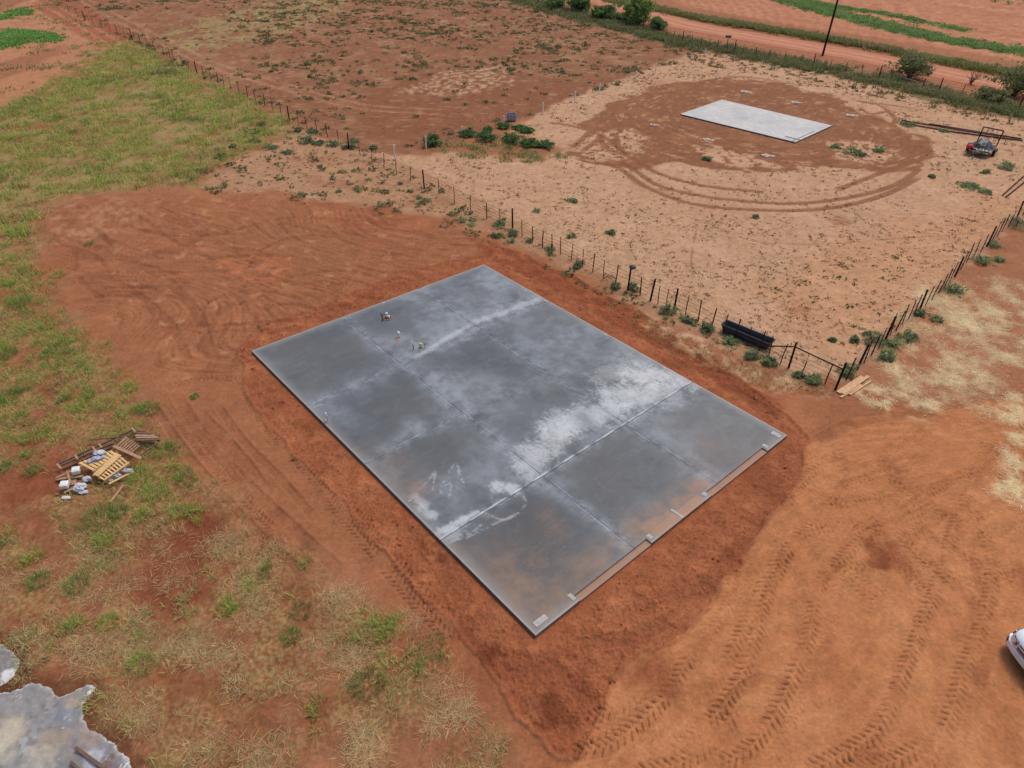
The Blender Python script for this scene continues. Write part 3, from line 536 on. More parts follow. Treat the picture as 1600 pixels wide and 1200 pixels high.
# saw-cut and construction joints
JU = [(5.25, -.1, 21.65), (10.45, -.1, 21.65)]; JV = [(5.95, 0, LU), (10.95, 0, 5.25), (10.95, 14, LU), (16.28, 0, LU)]
def joint(d, along, strong, ns):
    global sz
    br = .45 + .55 * sst(-.35, .25, fbm(along, along * 0 + ns, 1.2, 3, 510 + ns))
    for off_, k in ((0, 1.0), (.11, .4), (-.12, .4), (.2, .22)):
        g = np.exp(-((d - off_ + .02 * perlin(along * .8, along * 0, 520 + ns)) / .036) ** 2) * br; smix(g * k * strong, lin(66, 71, 78))
    g = np.exp(-((np.abs(d) - .06) / .04) ** 2) * sst(.0, .4, fbm(along, d * 3, .5, 3, 530 + ns)); smix(g * .28, lin(186, 190, 194))
    sz -= (.01 * np.exp(-(d / .03) ** 2)).astype(f32)
for n_, (a_, b0, b1) in enumerate(JU): joint(u - a_ + .0 * v, v, .8, n_)
for n_, (a_, b0, b1) in enumerate(JV):
    k_ = (u >= b0) & (u <= b1); d = np.where(k_, v - a_, 9).astype(f32); joint(d, u, .85 if n_ < 3 else .3, 10 + n_)
d = v - 16.28; smix(np.exp(-((d - .0) / .03) ** 2) * .95, lin(58, 62, 66)); smix(np.exp(-((d + .05) / .035) ** 2) * sst(-.3, .3, fbm(u, d, .8, 3, 555)) * .9, lin(200, 202, 204))
# small specks and pitting
smix(sst(.62, .75, N3 + .3 * N2) * .35, lin(70, 74, 80)); smix(sst(.62, .74, fbm(u, v, .12, 2, 560)) * .22 * sst(-.2, .5, N1), lin(160, 164, 168))
# rebate for the brick skin along the near right edge, with dust lying in it
reb = np.zeros(len(u), dtype=f32)
for a_, b_ in ((2.1, 5.95), (9.75, 13.85)):
    reb = np.maximum(reb, ((u > a_) & (u < b_) & (v > LV - .27)).astype(f32))
m = ((u > 6.4) & (u < 9.3) & (v > LV - .4)).astype(f32) * sst(-.9, .1, N2 + (v - LV + .5) * 2); smix(m * .6, lin(170, 120, 88))
sz -= reb * .07; smix(reb * (.8 + .2 * N2), lin(156, 110, 80)); 
al_ = .5 + .0 * u - .14 * sst(.0, .4, -(c @ np.array([.3, .5, .2])) + .16); 
c4 = np.concatenate([np.clip(c * (1 + .06 * N2 + .05 * N3)[:, None], 0, 1), al_[:, None]], 1).astype(f32)
I3 = np.arange(len(u)).reshape(nv, nu)
slab = empty("concrete_slab", (0, 0, 0)); tag(slab, "large blue-grey trowelled concrete floor slab with white stains and panel joints", "concrete slab")
XY = np.stack([sO.x + U.x * u + Vv.x * v, sO.y + U.y * u + Vv.y * v, sz], 1)
q = np.stack([I3[:-1, :-1], I3[1:, :-1], I3[1:, 1:], I3[:-1, 1:]], -1).reshape(-1, 4)
o = mesh_np("slab_top", XY, [q], c4, M_SLAB, slab, smooth=False)
if o.data.polygons[0].normal.z < 0: o.data.flip_normals()
def ring_wall(cs, top, bot, out=0.0):
    cen = sum(cs, Vector()) / 4; mb = MB(); V_ = []
    for h in (top, bot): V_.append([mb.bm.verts.new((p.x, p.y, h)) for p in cs])
    for k in range(4): mb.bm.faces.new((V_[0][k], V_[0][(k + 1) % 4], V_[1][(k + 1) % 4], V_[1][k]))
    return mb
# edge: stepped down where the rebate runs
mb = MB(); e = -.003
path = [SP(e, e), SP(LU - e, e), SP(LU - e, LV - e)] + [SP(t_, LV - e) for t_ in (13.85, 9.75, 5.95, 2.1)] + [SP(e, LV - e)]
tops = [(.147, .147), (.147, .147), (.147, .147), (.079, .079), (.147, .147), (.079, .079), (.147, .147), (.147, .147)]
for k in range(8):
    a_, b_ = path[k], path[(k + 1) % 8]; h = tops[k][0]
    mb.bm.faces.new([mb.bm.verts.new((a_.x, a_.y, h)), mb.bm.verts.new((b_.x, b_.y, h)), mb.bm.verts.new((b_.x, b_.y, -.2)), mb.bm.verts.new((a_.x, a_.y, -.2))])
mb.build("slab_edge", M_CEDGE, slab)
M_PLATE = mat("pale_steel", lin(168, 165, 160), .6, .1, var=.15, scale=12)
ru = math.atan2(U.y, U.x)
for (uc, vc, a_, b_) in ((.5, LV - .3, .75, .3), (1.95, LV - .28, .22, .4), (6.12, LV - .25, .26, .3), (7.85, LV - .3, .16, .8), (9.55, LV - .22, .28, .26), (14.05, LV - .24, .26, .34), (LU - .35, LV - .35, .34, .6), (.38, 6.25, .6, .1), (.4, 13.9, .62, .1), (7.9, .12, .3, .18), (LU - .15, 5.92, .2, .35), (LU - .15, 10.6, .2, .3)):
    p = SP(uc, vc, TOPH + .006); mb = MB(); mb.box(p, (a_ * .72, b_ * .72, .016), (0, 0, ru)); mb.box(p + Vector((0, 0, .012)), (a_ * .4, b_ * .3, .014), (0, 0, ru + .05)); mb.build("edge_plate", M_PLATE, slab)
# plumbing stubs
M_PVC = mat("white_pvc", lin(230, 230, 228), .4, var=.05); M_BLU = mat("dark_blue_conduit", lin(60, 66, 92), .5); M_YEL = mat("yellow_tape", lin(214, 200, 70), .5, var=.1); M_ORG = mat("brown_pipe_trim", lin(158, 112, 78), .6, var=.25)
M_DKPIPE = mat("dark_pipe", lin(50, 52, 54), .5); M_HOLE = mat("dark_brown_disc", lin(70, 48, 34), .9, var=.4, scale=20)
def pg(px, py): return G(px, py, TOPH)
p = pg(606, 497); mb = MB()
seg = [2 * math.pi * k / 16 for k in range(16)]; rr_ = [1 + .08 * math.sin(5 * a_) for a_ in seg]
mb.loft([[(p.x + math.cos(a_) * rk * .27, p.y + math.sin(a_) * rk * .27, TOPH + h) for a_, rk in zip(seg, rr_)] for rk0, h in ((0, -.01), (0, .03))] +
        [[(p.x + math.cos(a_) * rk * .2, p.y + math.sin(a_) * rk * .2, TOPH + h) for a_, rk in zip(seg, rr_)] for h in (.03, -.008)], cap=False).build("drain_collar", M_ORG, slab)
mb = MB(); mb.tube([(p.x, p.y, TOPH + .001), (p.x, p.y, TOPH + .008)], .2, 16); mb.build("drain_opening", M_HOLE, slab)  # flat dark brown disc inside the collar
mb = MB(); mb.tube([p + Vector((-.05, 0, 0)), p + Vector((-.05, 0, .3))], .055, 10).tube([p + Vector((-.05, 0, .26)), p + Vector((-.05, 0, .34))], .068, 10).tube([p + Vector((.08, -.05, 0)), p + Vector((.08, -.05, .18))], .055, 10); mb.build("drain_pipe", M_PVC, slab, True)
p = pg(597, 501); mb = MB(); mb.tube([p, p + Vector((.01, 0, .25)), p + Vector((-.04, .02, .5))], .025, 8).tube([p + Vector((.05, .02, 0)), p + Vector((.06, .02, .3)), p + Vector((.1, .05, .42))], .02, 8); tag(mb.build("conduit_stub", M_BLU, slab, True), "dark blue conduit stubs beside the round drain opening")
p = pg(624, 527); mb = MB(); mb.tube([p, p + Vector((0, 0, .22))], .055, 10).tube([p + Vector((0, 0, .2)), p + Vector((-.02, 0, .28)), p + Vector((-.07, .01, .34))], .07, 10); tag(mb.build("waste_pipe", M_PVC, slab, True), "white waste pipe with an elbow standing on the slab")
p = pg(622, 531); mb = MB(); mb.blob(p, (.16, .12, .012), 3, 2, .2, 0); mb.build("mortar_patch", mat("orange_dust", lin(170, 124, 100), .9), slab)
p = pg(646, 546); mb = MB(); mb.tube([p, p + Vector((-.01, 0, .3))], .022, 8); mb.build("pipe_base", M_DKPIPE, slab, True); mb = MB(); mb.tube([p + Vector((-.01, 0, .3)), p + Vector((-.06, .03, .52))], .022, 8); mb.build("pipe_tip", M_PVC, slab, True)
p = pg(657, 543); mb = MB(); mb.tube([p, p + Vector((0, 0, .12)), p + Vector((.02, 0, .26))], [.07, .055, .07], 8); mb.box(p + Vector((.05, .0, .2)), (.16, .03, .07), (.3, .2, .4)); tag(mb.build("taped_pipe", M_YEL, slab, True), "short pipe wrapped in yellow tape")
p = pg(664, 543); mb = MB(); mb.tube([p, p + Vector((0, 0, .2)), p + Vector((.08, .02, .24))], .016, 8); mb.build("thin_pipe", M_DKPIPE, slab, True)
p = pg(511, 658); mb = MB(); mb.tube([p, p + Vector((0, 0, .26))], .03, 8); mb.build("pipe_base", M_DKPIPE, slab, True); mb = MB(); mb.tube([p + Vector((0, 0, .2)), p + Vector((0, 0, .5))], .04, 8).tube([p + Vector((.0, -.1, 0)), p + Vector((0, -.1, .2))], .03, 8); tag(mb.build("stand_pipe", M_PVC, slab, True), "white stand pipe near the left edge of the slab")

# ================================================================ REAR SLAB AND PADS
cs = [G(*p, .12) for p in [(1063, 178), (1128, 155.5), (1300, 196), (1243, 222)]]
rs = empty("concrete_slab", ((cs[0] + cs[2]) / 2) * Vector((1, 1, 0)) if False else (0, 0, 0)); tag(rs, "smaller pale grey concrete slab lying in the fenced yard beyond the fence", "concrete slab")
def bil(a_, b_): return cs[0] * (1 - a_) * (1 - b_) + cs[1] * a_ * (1 - b_) + cs[2] * a_ * b_ + cs[3] * (1 - a_) * b_
na, nb = 140, 200; A_, B_ = np.meshgrid(np.linspace(0, 1, na), np.linspace(0, 1, nb), indexing='ij'); A_ = A_.ravel(); B_ = B_.ravel()
cn = np.array([list(k) for k in cs]); XY = (1 - A_)[:, None] * ((1 - B_)[:, None] * cn[0] + B_[:, None] * cn[3]) + A_[:, None] * ((1 - B_)[:, None] * cn[1] + B_[:, None] * cn[2])
n1 = fbm(XY[:, 0], XY[:, 1], 2.5, 5, 601, .6); n2 = fbm(XY[:, 0], XY[:, 1], .5, 4, 602)
c = np.tile(lin(190, 187, 182), (len(A_), 1)); c += (lin(172, 172, 172) - c) * (sst(0, .5, n1) * .55)[:, None]; c += (lin(214, 208, 198) - c) * (sst(.05, .5, n2 - n1) * .4)[:, None]
k = np.exp(-((A_ - .45) / .12) ** 2 - ((B_ - .45) / .25) ** 2) * .5 * sst(-.5, .3, n1 + n2); c += (lin(158, 166, 172) - c) * k[:, None]
k = ((A_ > .1) & (A_ < .14) & (B_ > .88) | (B_ > .965) & (B_ < .975) & (A_ < .6)); c[k] = lin(112, 112, 110)
I4 = np.arange(len(A_)).reshape(na, nb); q = np.stack([I4[:-1, :-1], I4[1:, :-1], I4[1:, 1:], I4[:-1, 1:]], -1).reshape(-1, 4)
o = mesh_np("slab_top", XY, [q], np.concatenate([c, np.full((len(c), 1), .8)], 1).astype(f32), M_SLAB, rs)
if o.data.polygons[0].normal.z < 0: o.data.flip_normals()
mb = MB()
for k in range(4):
    a_, b_ = cs[k], cs[(k + 1) % 4]; mb.bm.faces.new([mb.bm.verts.new((a_.x, a_.y, .117)), mb.bm.verts.new((b_.x, b_.y, .117)), mb.bm.verts.new((b_.x, b_.y, -.2)), mb.bm.verts.new((a_.x, a_.y, -.2))])
mb.build("slab_edge", M_CEDGE, rs)
PADS = [(1020, 196, .5, "pale concrete footing pad half buried left of the rear slab"), (1104, 219, .6, "white concrete footing pad just in front of the rear slab's near left corner"), (1197, 244, .65, "white concrete footing pad nearest the camera in front of the rear slab"),
        (1163, 144, .75, "white concrete footing pad behind the rear slab, leftmost of three"), (1242, 161, .7, "white concrete footing pad behind the rear slab with pale spoil beside it"), (1328, 181, .7, "white concrete footing pad right of the rear slab")]
for px, py, s_, lb in PADS:
    p = G(px, py); mb = MB(); mb.box((p.x, p.y, .03), (s_ * 1.15, s_ * 1.15, .14), (0, 0, .5 + px), .02); mb.box((p.x, p.y, .12), (s_ * .45, s_ * .45, .05), (0, 0, .5 + px), .01)
    mb.blob((p.x + s_ * .9, p.y + .1, .0), (s_ * .5, s_ * .35, .05), int(px), 2, .3, 0); tag(mb.build("footing_pad", mat("dusty_concrete", lin(186, 172, 158), .9, var=.15, scale=3) if px == 1020 else bpy.data.materials["dusty_concrete"]), lb, "footing pad", "footing pads around the rear slab")
# ================================================================ VEGETATION
def blades(name, px_, py_, pz_, n_per, length, spread, wid, cols, lean=.5, seg2=True, parent=None, mt=None, jit=.25, flat=0.0):
    """grass blades: arrays of tuft positions; cols (ntuft,3) base colour; one mesh"""
    n = len(px_); rep = np.repeat(np.arange(n), n_per) if np.isscalar(n_per) else np.repeat(np.arange(n), n_per)
    m = len(rep); a = rng.uniform(0, 2 * math.pi, m); rad = np.sqrt(rng.uniform(0, 1, m)) * np.asarray(spread)[rep] if np.ndim(spread) else np.sqrt(rng.uniform(0, 1, m)) * spread
    L_ = (np.asarray(length)[rep] if np.ndim(length) else length) * rng.uniform(.55, 1.15, m); W_ = (np.asarray(wid)[rep] if np.ndim(wid) else wid) * rng.uniform(.7, 1.2, m)
    a2 = a + rng.normal(0, .7, m); bx = px_[rep] + rad * np.cos(a); by = py_[rep] + rad * np.sin(a); bz = pz_[rep] - .01
    ln = lean * rng.uniform(.3, 1.3, m); dx, dy = np.cos(a2), np.sin(a2)
    up1 = np.cos(ln * .6) * (1 - flat); h1 = np.sin(ln * .6) + flat * .8; up2 = np.cos(ln * 1.6) * (1 - flat); h2 = np.sin(ln * 1.6) + flat * .8
    p1 = np.stack([bx, by, bz], 1); p2 = p1 + np.stack([dx * h1, dy * h1, up1], 1) * (L_ * .55)[:, None]; p3 = p2 + np.stack([dx * h2, dy * h2, up2 * .8], 1) * (L_ * .45)[:, None]
    p3[:, 2] = np.maximum(p3[:, 2], bz + .02)
    a3 = a2 + math.pi / 2 + rng.normal(0, .5, m); s = np.stack([np.cos(a3), np.sin(a3), 0 * a3], 1) * (W_ / 2)[:, None]
    V = np.stack([p1 - s, p1 + s, p2 - s * .8, p2 + s * .8, p3], 1).reshape(-1, 3); b = np.arange(m) * 5
    Q = np.stack([b, b + 1, b + 3, b + 2], 1); T = np.stack([b + 2, b + 3, b + 4], 1)
    cc = cols[rep] * (1 + jit * rng.normal(0, 1, (m, 1))); cc = np.repeat(np.clip(cc, .01, .9), 5, 0)
    tip = np.arange(len(cc)) % 5 == 4; cc[tip] = cc[tip] * .6 + lin(196, 186, 120) * .4
    return mesh_np(name, V, [Q, T], cc.astype(f32), mt or M_LEAF, parent)
def leafcloud(name, cen, rad, ncl, nleaf, size, col1, col2, parent=None, seed=0, flatb=.0, tops=None):
    """crown of leaf clumps inside an uneven ellipsoid (cen, rad xyz)"""
    rg = np.random.default_rng(seed)
    d = rg.normal(0, 1, (ncl, 3)); d /= np.linalg.norm(d, axis=1)[:, None]; rr_ = rg.uniform(.25, 1, (ncl, 1)) ** .5
    cl = d * rr_ * (1 + .25 * rg.normal(0, 1, (ncl, 1))); cl[:, 2] = np.where(cl[:, 2] < -.75 + flatb, -.3 * cl[:, 2], cl[:, 2]); crad = rg.uniform(.16, .36, ncl)
    rep = np.repeat(np.arange(ncl), nleaf); m = len(rep); o_ = rg.normal(0, .55, (m, 3)) * crad[rep][:, None]; P = (cl[rep] + o_) * np.array(rad) + np.array(cen)
    P[:, 2] = np.maximum(P[:, 2], .02)
    n1 = rg.normal(0, 1, (m, 3)); n1 /= np.linalg.norm(n1, axis=1)[:, None]; n2 = np.cross(n1, rg.normal(0, 1, (m, 3))); n2 /= np.linalg.norm(n2, axis=1)[:, None]
    s = (size * rg.uniform(.6, 1.3, m))[:, None]; V = np.stack([P - n1 * s, P + n2 * s * .5, P + n1 * s, P - n2 * s * .5], 1).reshape(-1, 3)
    t = rg.uniform(0, 1, (ncl, 1))[rep] * .7 + rg.uniform(0, 1, (m, 1)) * .3; c = col1 * (1 - t) + col2 * t
    return mesh_np(name, V, [np.arange(m * 4).reshape(-1, 4)], np.repeat(c, 4, 0).astype(f32), M_LEAF, parent)
def scatter(pts, n, dens=None, h=0):
    P = Gn(pts); lo = P.min(0); hi = P.max(0); X = rng.uniform(lo[0], hi[0], n).astype(f32); Y = rng.uniform(lo[1], hi[1], n).astype(f32)
    k = poly_sd(P, X, Y) > -.3; X = X[k]; Y = Y[k]
    if dens is not None: k = rng.uniform(0, 1, len(X)) < dens(X, Y); X = X[k]; Y = Y[k]
    return X.astype(float), Y.astype(float)
def palette(X, Y, items, sc_=4, seed=700):
    """mix colours by noise: items = list of colours"""
    t = np.clip(.5 + .75 * fbm(X, Y, sc_, 3, seed) + rng.normal(0, .16, len(X)), 0, .999) * (len(items) - 1); i = t.astype(int); f = (t - i)[:, None]; A = np.array(items)
    return A[i] * (1 - f) + A[np.minimum(i + 1, len(items) - 1)] * f
GRN, YGR, OLV, STR, DGR = lin(122, 160, 72), lin(186, 196, 104), lin(164, 162, 96), lin(212, 192, 142), lin(86, 116, 64)
def keep_off(X, Y):
    k = np.ones(len(X), dtype=bool)
    c_ = G(165, 722); k &= np.hypot(X - c_.x, (Y - c_.y)) > 1.15
    k &= poly_sd(np.array([list(G(*p)[:2]) for p in SPILL1]), X.astype(f32), Y.astype(f32)) < -.05
    k &= poly_sd(np.array([list(G(*p)[:2]) for p in SPILL2]), X.astype(f32), Y.astype(f32)) < -.05
    return k
# ---- grass of the left field, three depth bands; greener and denser where the photo's is
def gd(X, Y):
    lf = poly_sd(Gn([(-300, 330), (40, 330), (110, 470), (200, 620), (290, 730), (330, 800), (220, 860), (110, 790), (60, 700), (-300, 700)]), X.astype(f32), Y.astype(f32)); n = fbm(X, Y, 2.6, 4, 710, .6) + .5 * fbm(X, Y, 9, 3, 711) + .3 * sst(-1, 1.5, lf); f = sst(25, 50, Y)
    return np.clip(sst(-.05 - .4 * f, .35 - .1 * f, n) * 1.0 + .05, 0, 1) * edge_(X, Y)
def edge_(X, Y): return sst(-.6, 1.4, poly_sd(Gn(S_GR), X.astype(f32), Y.astype(f32)) + (1.8 + np.clip(Y - 40, 0, 90) * .05) * fbm(X, Y, 2.5, 4, 715, .65))
def bare(X, Y):
    k = np.ones(len(X))
    for px, py, r0 in ((30, 780, 1.5), (60, 810, 1.1), (250, 880, 1.6), (330, 830, 1.5), (430, 960, 1.2), (620, 1180, 2.0), (30, 930, 1.0), (560, 1090, .8)):
        g = G(px, py); k *= sst(r0 * .5, r0 * 1.1, np.hypot(X - g.x, Y - g.y) + .4 * fbm(X, Y, 1, 2, 712))
    return k
gfield = []
X, Y = scatter(S_GR, 120000, lambda X, Y: gd(X, Y) * bare(X, Y) * sst(7, 9, Y) * (Y < 34) * .8)
k = keep_off(X, Y); X, Y = X[k], Y[k]
c_ = palette(X, Y, [OLV, STR, YGR, GRN, YGR, GRN], 3.0)
st_ = sst(.0, .5, fbm(X, Y, 2.2, 3, 713) + .8 * sst(26, 14, Y) - .35)[:, None]; c_ = c_ * (1 - .5 * st_) + STR * .5 * st_
print('near tufts', len(X))
o = blades("meadow_grass", X, Y, hz(X, Y), 12, .26 + .16 * rng.uniform(0, 1, len(X)) ** 2, .16, .017, c_, lean=.95, jit=.3); tag(o, "sparse yellow green and straw coloured grass in the near left field", "grass", kind="stuff")
X, Y = scatter(S_GR, 90000, lambda X, Y: gd(X, Y) * (Y >= 34) * .55); c_ = palette(X, Y, [OLV, lin(184, 172, 112), lin(200, 204, 112), lin(150, 168, 80), lin(196, 202, 110), GRN, lin(176, 182, 104), DGR], 8)
print('far tufts', len(X))
o = blades("meadow_grass", X, Y, hz(X, Y), 10, .26 + .45 * rng.uniform(0, 1, len(X)) ** 2, .36, .036, c_, lean=.8, jit=.28); tag(o, "thicker yellow green grass in the far part of the left field", "grass", kind="stuff")
cx2, cy2 = scatter([(-60, 330), (60, 400), (110, 480), (200, 600), (290, 700), (350, 790), (450, 870), (620, 980), (720, 1090), (500, 1180), (300, 1060), (100, 1010), (-60, 950)], 420, lambda X, Y: (fbm(X, Y, 3, 3, 716) > -.15) * bare(X, Y)); k = keep_off(cx2, cy2); cx2, cy2 = cx2[k], cy2[k]
rep_ = rng.integers(8, 26, len(cx2)); X = np.repeat(cx2, rep_) + rng.normal(0, .2, rep_.sum()); Y = np.repeat(cy2, rep_) + rng.normal(0, .2, rep_.sum()); c_ = np.repeat(palette(cx2, cy2, [GRN, YGR, lin(140, 156, 88), YGR, lin(160, 182, 92)], 2), rep_, 0)
o = blades("meadow_grass", X, Y, hz(X, Y), 9, .36, .12, .017, c_, lean=.7, jit=.22); tag(o, "small green clumps among the straw coloured grass of the left field", "grass", kind="stuff")
X, Y = scatter([(-60, 190), (60, 140), (150, 92), (190, 62), (130, 20), (60, -10), (-60, 20)], 2600, lambda X, Y: np.clip(.2 + .9 * fbm(X, Y, 5, 3, 717), 0, 1)); o = blades("verge_grass", X, Y, hz(X, Y), 10, .4, .6, .11, palette(X, Y, [lin(140, 146, 88), lin(168, 160, 104), lin(120, 140, 80)], 4), lean=.9); tag(o, "thin green growth on the bare strips of the top left field", "grass", kind="stuff")
# dry litter blades lying flat
X, Y = scatter([(0, 860), (250, 830), (420, 850), (620, 960), (760, 1120), (780, 1230), (-100, 1230)], 15000, lambda X, Y: sst(-.1, .5, fbm(X, Y, 1.6, 3, 720)) * .8); k = keep_off(X, Y); X, Y = X[k], Y[k]
o = blades("dry_grass", X, Y, hz(X, Y) + .02, 6, .26, .22, .011, palette(X, Y, [STR, lin(208, 186, 140), lin(170, 150, 100)], 2), lean=1.3, flat=.75); tag(o, "dry straw coloured grass stalks lying over the near left ground", "grass", kind="stuff")
# hay on the right
X, Y = scatter([(1340, 600), (1385, 520), (1420, 460), (1500, 430), (1640, 440), (1700, 620), (1640, 800), (1555, 780), (1560, 660), (1450, 650), (1350, 630)], 26000)
ii = np.zeros(len(X)); hy = hay; # nearest hay value
_hm = np.zeros(len(gx), dtype=f32); _hm[near] = hay
def samp(arr, X, Y):
    r_ = np.hypot(X, Y); t_ = np.degrees(np.arctan2(X, Y)); ai = np.degrees(np.arctan2(CAM_H, r_)); ri = np.interp(-ai, -al, np.arange(nR)); ti = np.interp(t_, th, np.arange(nT)); return arr.reshape(nR, nT)[np.round(ri).astype(int), np.round(ti).astype(int)]
k = rng.uniform(0, 1, len(X)) < samp(_hm, X, Y) * .8 + .01; X, Y = X[k], Y[k]
o = blades("straw", X, Y, hz(X, Y) + .02, 3, .24, .3, .02, palette(X, Y, [lin(232, 208, 160), lin(242, 222, 182), lin(218, 188, 142)], 1.5), lean=1.3, flat=.8); tag(o, "pale straw scattered on the ground right of the fence corner", "straw", kind="stuff")
# verge weeds along the near side of the roadside fence and the far verge
def along(pts, n, w, seed=0):
    P = smooth_line(Gn(pts), 1.0); i = rng.integers(0, len(P), n); t = np.gradient(P, axis=0); t /= np.linalg.norm(t, axis=1)[:, None]; nn = np.stack([-t[:, 1], t[:, 0]], 1)
    Q = P[i] + nn[i] * rng.normal(0, w, (n, 1)) + t[i] * rng.uniform(-.5, .5, (n, 1)); return Q[:, 0], Q[:, 1]
X, Y = along(V1, 5200, 1.7); k = rng.uniform(0, 1, len(X)) < .45 + .8 * fbm(X, Y, 5, 3, 730); X, Y = X[k], Y[k]
o = blades("verge_grass", X, Y, hz(X, Y), 16, .75, .5, .08, palette(X, Y, [lin(124, 124, 84), lin(104, 118, 74), lin(148, 138, 98), lin(92, 104, 68)], 6), lean=.8); tag(o, "olive green weeds and grass along the roadside fence", "weeds", kind="stuff")
X, Y = along(V2, 4800, 1.05); k = rng.uniform(0, 1, len(X)) < .6 + .7 * fbm(X, Y, 5, 3, 731); X, Y = X[k], Y[k]
o = blades("verge_grass", X, Y, hz(X, Y), 16, .85, .5, .09, palette(X, Y, [lin(150, 146, 100), lin(128, 134, 76), lin(110, 120, 66), lin(160, 140, 110)], 7), lean=.8); tag(o, "pale green grass along the far edge of the dirt road", "weeds", kind="stuff")
X, Y = along(GS[1], 5200, 1.7); k = rng.uniform(0, 1, len(X)) < .6 + .8 * fbm(X, Y, 5, 3, 735); X, Y = X[k], Y[k]; X2, Y2 = along(GS[0], 2600, 1.0); k = rng.uniform(0, 1, len(X2)) < .4 + fbm(X2, Y2, 6, 3, 732); X = np.r_[X, X2[k]]; Y = np.r_[Y, Y2[k]]
o = blades("green_crop", X, Y, hz(X, Y), 14, .5, .6, .13, palette(X, Y, [lin(112, 154, 84), lin(136, 170, 98), lin(100, 138, 76), lin(156, 168, 112)], 5), lean=1.1); tag(o, "bright green low crop strip in the field beyond the road", "crop", kind="stuff")
X, Y = scatter([(1480, -25), (1540, 0), (1600, 12), (1800, 30), (1800, -60)], 3500); o = blades("green_crop", X, Y, hz(X, Y), 10, .5, .6, .16, palette(X, Y, [lin(104, 140, 70), lin(120, 150, 80)], 5), lean=1.1); tag(o, "pale green crop corner at the far right of the far field", "crop", kind="stuff")
for pts, n_ in (([(-200, 110), (0, 78), (60, 72), (100, 62), (104, 52), (60, 50), (0, 44), (-200, 60)], 5000), ([(-200, 40), (0, 38), (50, 22), (40, 12), (0, 22), (-200, 20)], 3500)):
    X, Y = scatter(pts, n_ * 4, lambda X, Y: np.clip(.25 + .9 * fbm(X, Y, 5, 3, 733), 0, 1) * sst(-2.5, 2.5, poly_sd(Gn(pts), X.astype(f32), Y.astype(f32)) + 2 * fbm(X, Y, 4, 3, 734) - 1)); o = blades("green_crop", X, Y, hz(X, Y), 10, .45, .7, .17, palette(X, Y, [lin(104, 160, 74), lin(126, 178, 88), lin(100, 134, 76)], 5), lean=1.1)
    tag(o, "bright green crop patch " + ("nearest the corner of" if n_ == 5000 else "farthest back in") + " the top left field", "crop", kind="stuff")
# low weeds scattered on the brown pasture and the pale yard
def weedmesh(name, X, Y, size, n, cols, label, hgt=.7):
    Zz = hz(X, Y); m_ = len(X); rep = np.repeat(np.arange(m_), n); M_ = len(rep); d = rng.normal(0, 1, (M_, 3)); d /= np.linalg.norm(d, axis=1)[:, None]; d[:, 2] = np.abs(d[:, 2]) * hgt
    el_ = rng.uniform(.7, 1.7, m_); th_ = rng.uniform(0, 3.14, m_); d[:, 0] *= el_[rep]
    xr = d[:, 0] * np.cos(th_[rep]) - d[:, 1] * np.sin(th_[rep]); yr = d[:, 0] * np.sin(th_[rep]) + d[:, 1] * np.cos(th_[rep]); d = np.stack([xr, yr, d[:, 2]], 1)
    S = size[rep][:, None]; P = np.stack([X, Y, Zz], 1)[rep] + d * S * rng.uniform(.2, 1, (M_, 1)) ** .6
    n1 = rng.normal(0, 1, (M_, 3)); n1[:, 2] *= .5; n1 /= np.linalg.norm(n1, axis=1)[:, None]; n2 = np.cross(n1, rng.normal(0, 1, (M_, 3))); n2 /= np.linalg.norm(n2, axis=1)[:, None]; s = S * .3 * rng.uniform(.6, 1.3, (M_, 1))
    V = np.stack([P - n1 * s, P + n2 * s * .6, P + n1 * s, P - n2 * s * .6], 1).reshape(-1, 3)
    c = cols[rep] * (1 + .2 * rng.normal(0, 1, (M_, 1))); return tag(mesh_np(name, V, [np.arange(M_ * 4).reshape(-1, 4)], np.repeat(np.clip(c, .01, .8), 4, 0).astype(f32), M_LEAF), label, "weeds", kind="stuff")
def upd(X, Y):
    n = fbm(X, Y, 5, 3, 740) + .5 * fbm(X, Y, 16, 2, 741); d_ = np.clip(.34 + .9 * n, .02, 1)
    b_ = poly_sd(Gn([(520, 150), (700, 105), (860, 125), (1000, 118), (860, 172), (780, 196), (660, 230), (520, 215)]), X, Y); b2 = poly_sd(Gn([(150, 20), (330, 0), (400, 60), (430, 130), (400, 155), (270, 90)]), X, Y)
    return d_ * (1 - .93 * sst(-2, 2, b_)) * (1 - .8 * sst(-2, 2, b2))
X, Y = scatter(S_UP, 46000, upd); s_ = (.13 + .45 * rng.uniform(0, 1, len(X)) ** 2) * (1 + .5 * fbm(X, Y, 6, 2, 742)); print('pasture', len(X))
weedmesh("pasture_weeds", X, Y, s_, 20, palette(X, Y, [lin(112, 122, 80), lin(138, 132, 92), lin(100, 116, 76), lin(126, 108, 78)], 5), "low olive green weeds dotted over the brown pasture at the back", .5)
def pd(X, Y): return np.clip(.25 + .8 * fbm(X, Y, 6, 3, 745), .03, 1) * (samp(_pm, X, Y))
_pm = np.zeros(len(gx), dtype=f32); _pm[near] = m_pale * (1 - m_dk)
X, Y = scatter(S_PALE, 30000, pd); s_ = rng.uniform(.05, .15, len(X)) * (1 + .01 * Y)
weedmesh("yard_weeds", X, Y, s_, 9, palette(X, Y, [lin(122, 92, 66), lin(136, 98, 72), lin(110, 100, 64), lin(140, 112, 84)], 3), "tiny dry brown weeds sprinkled over the pale sand yard", .6)
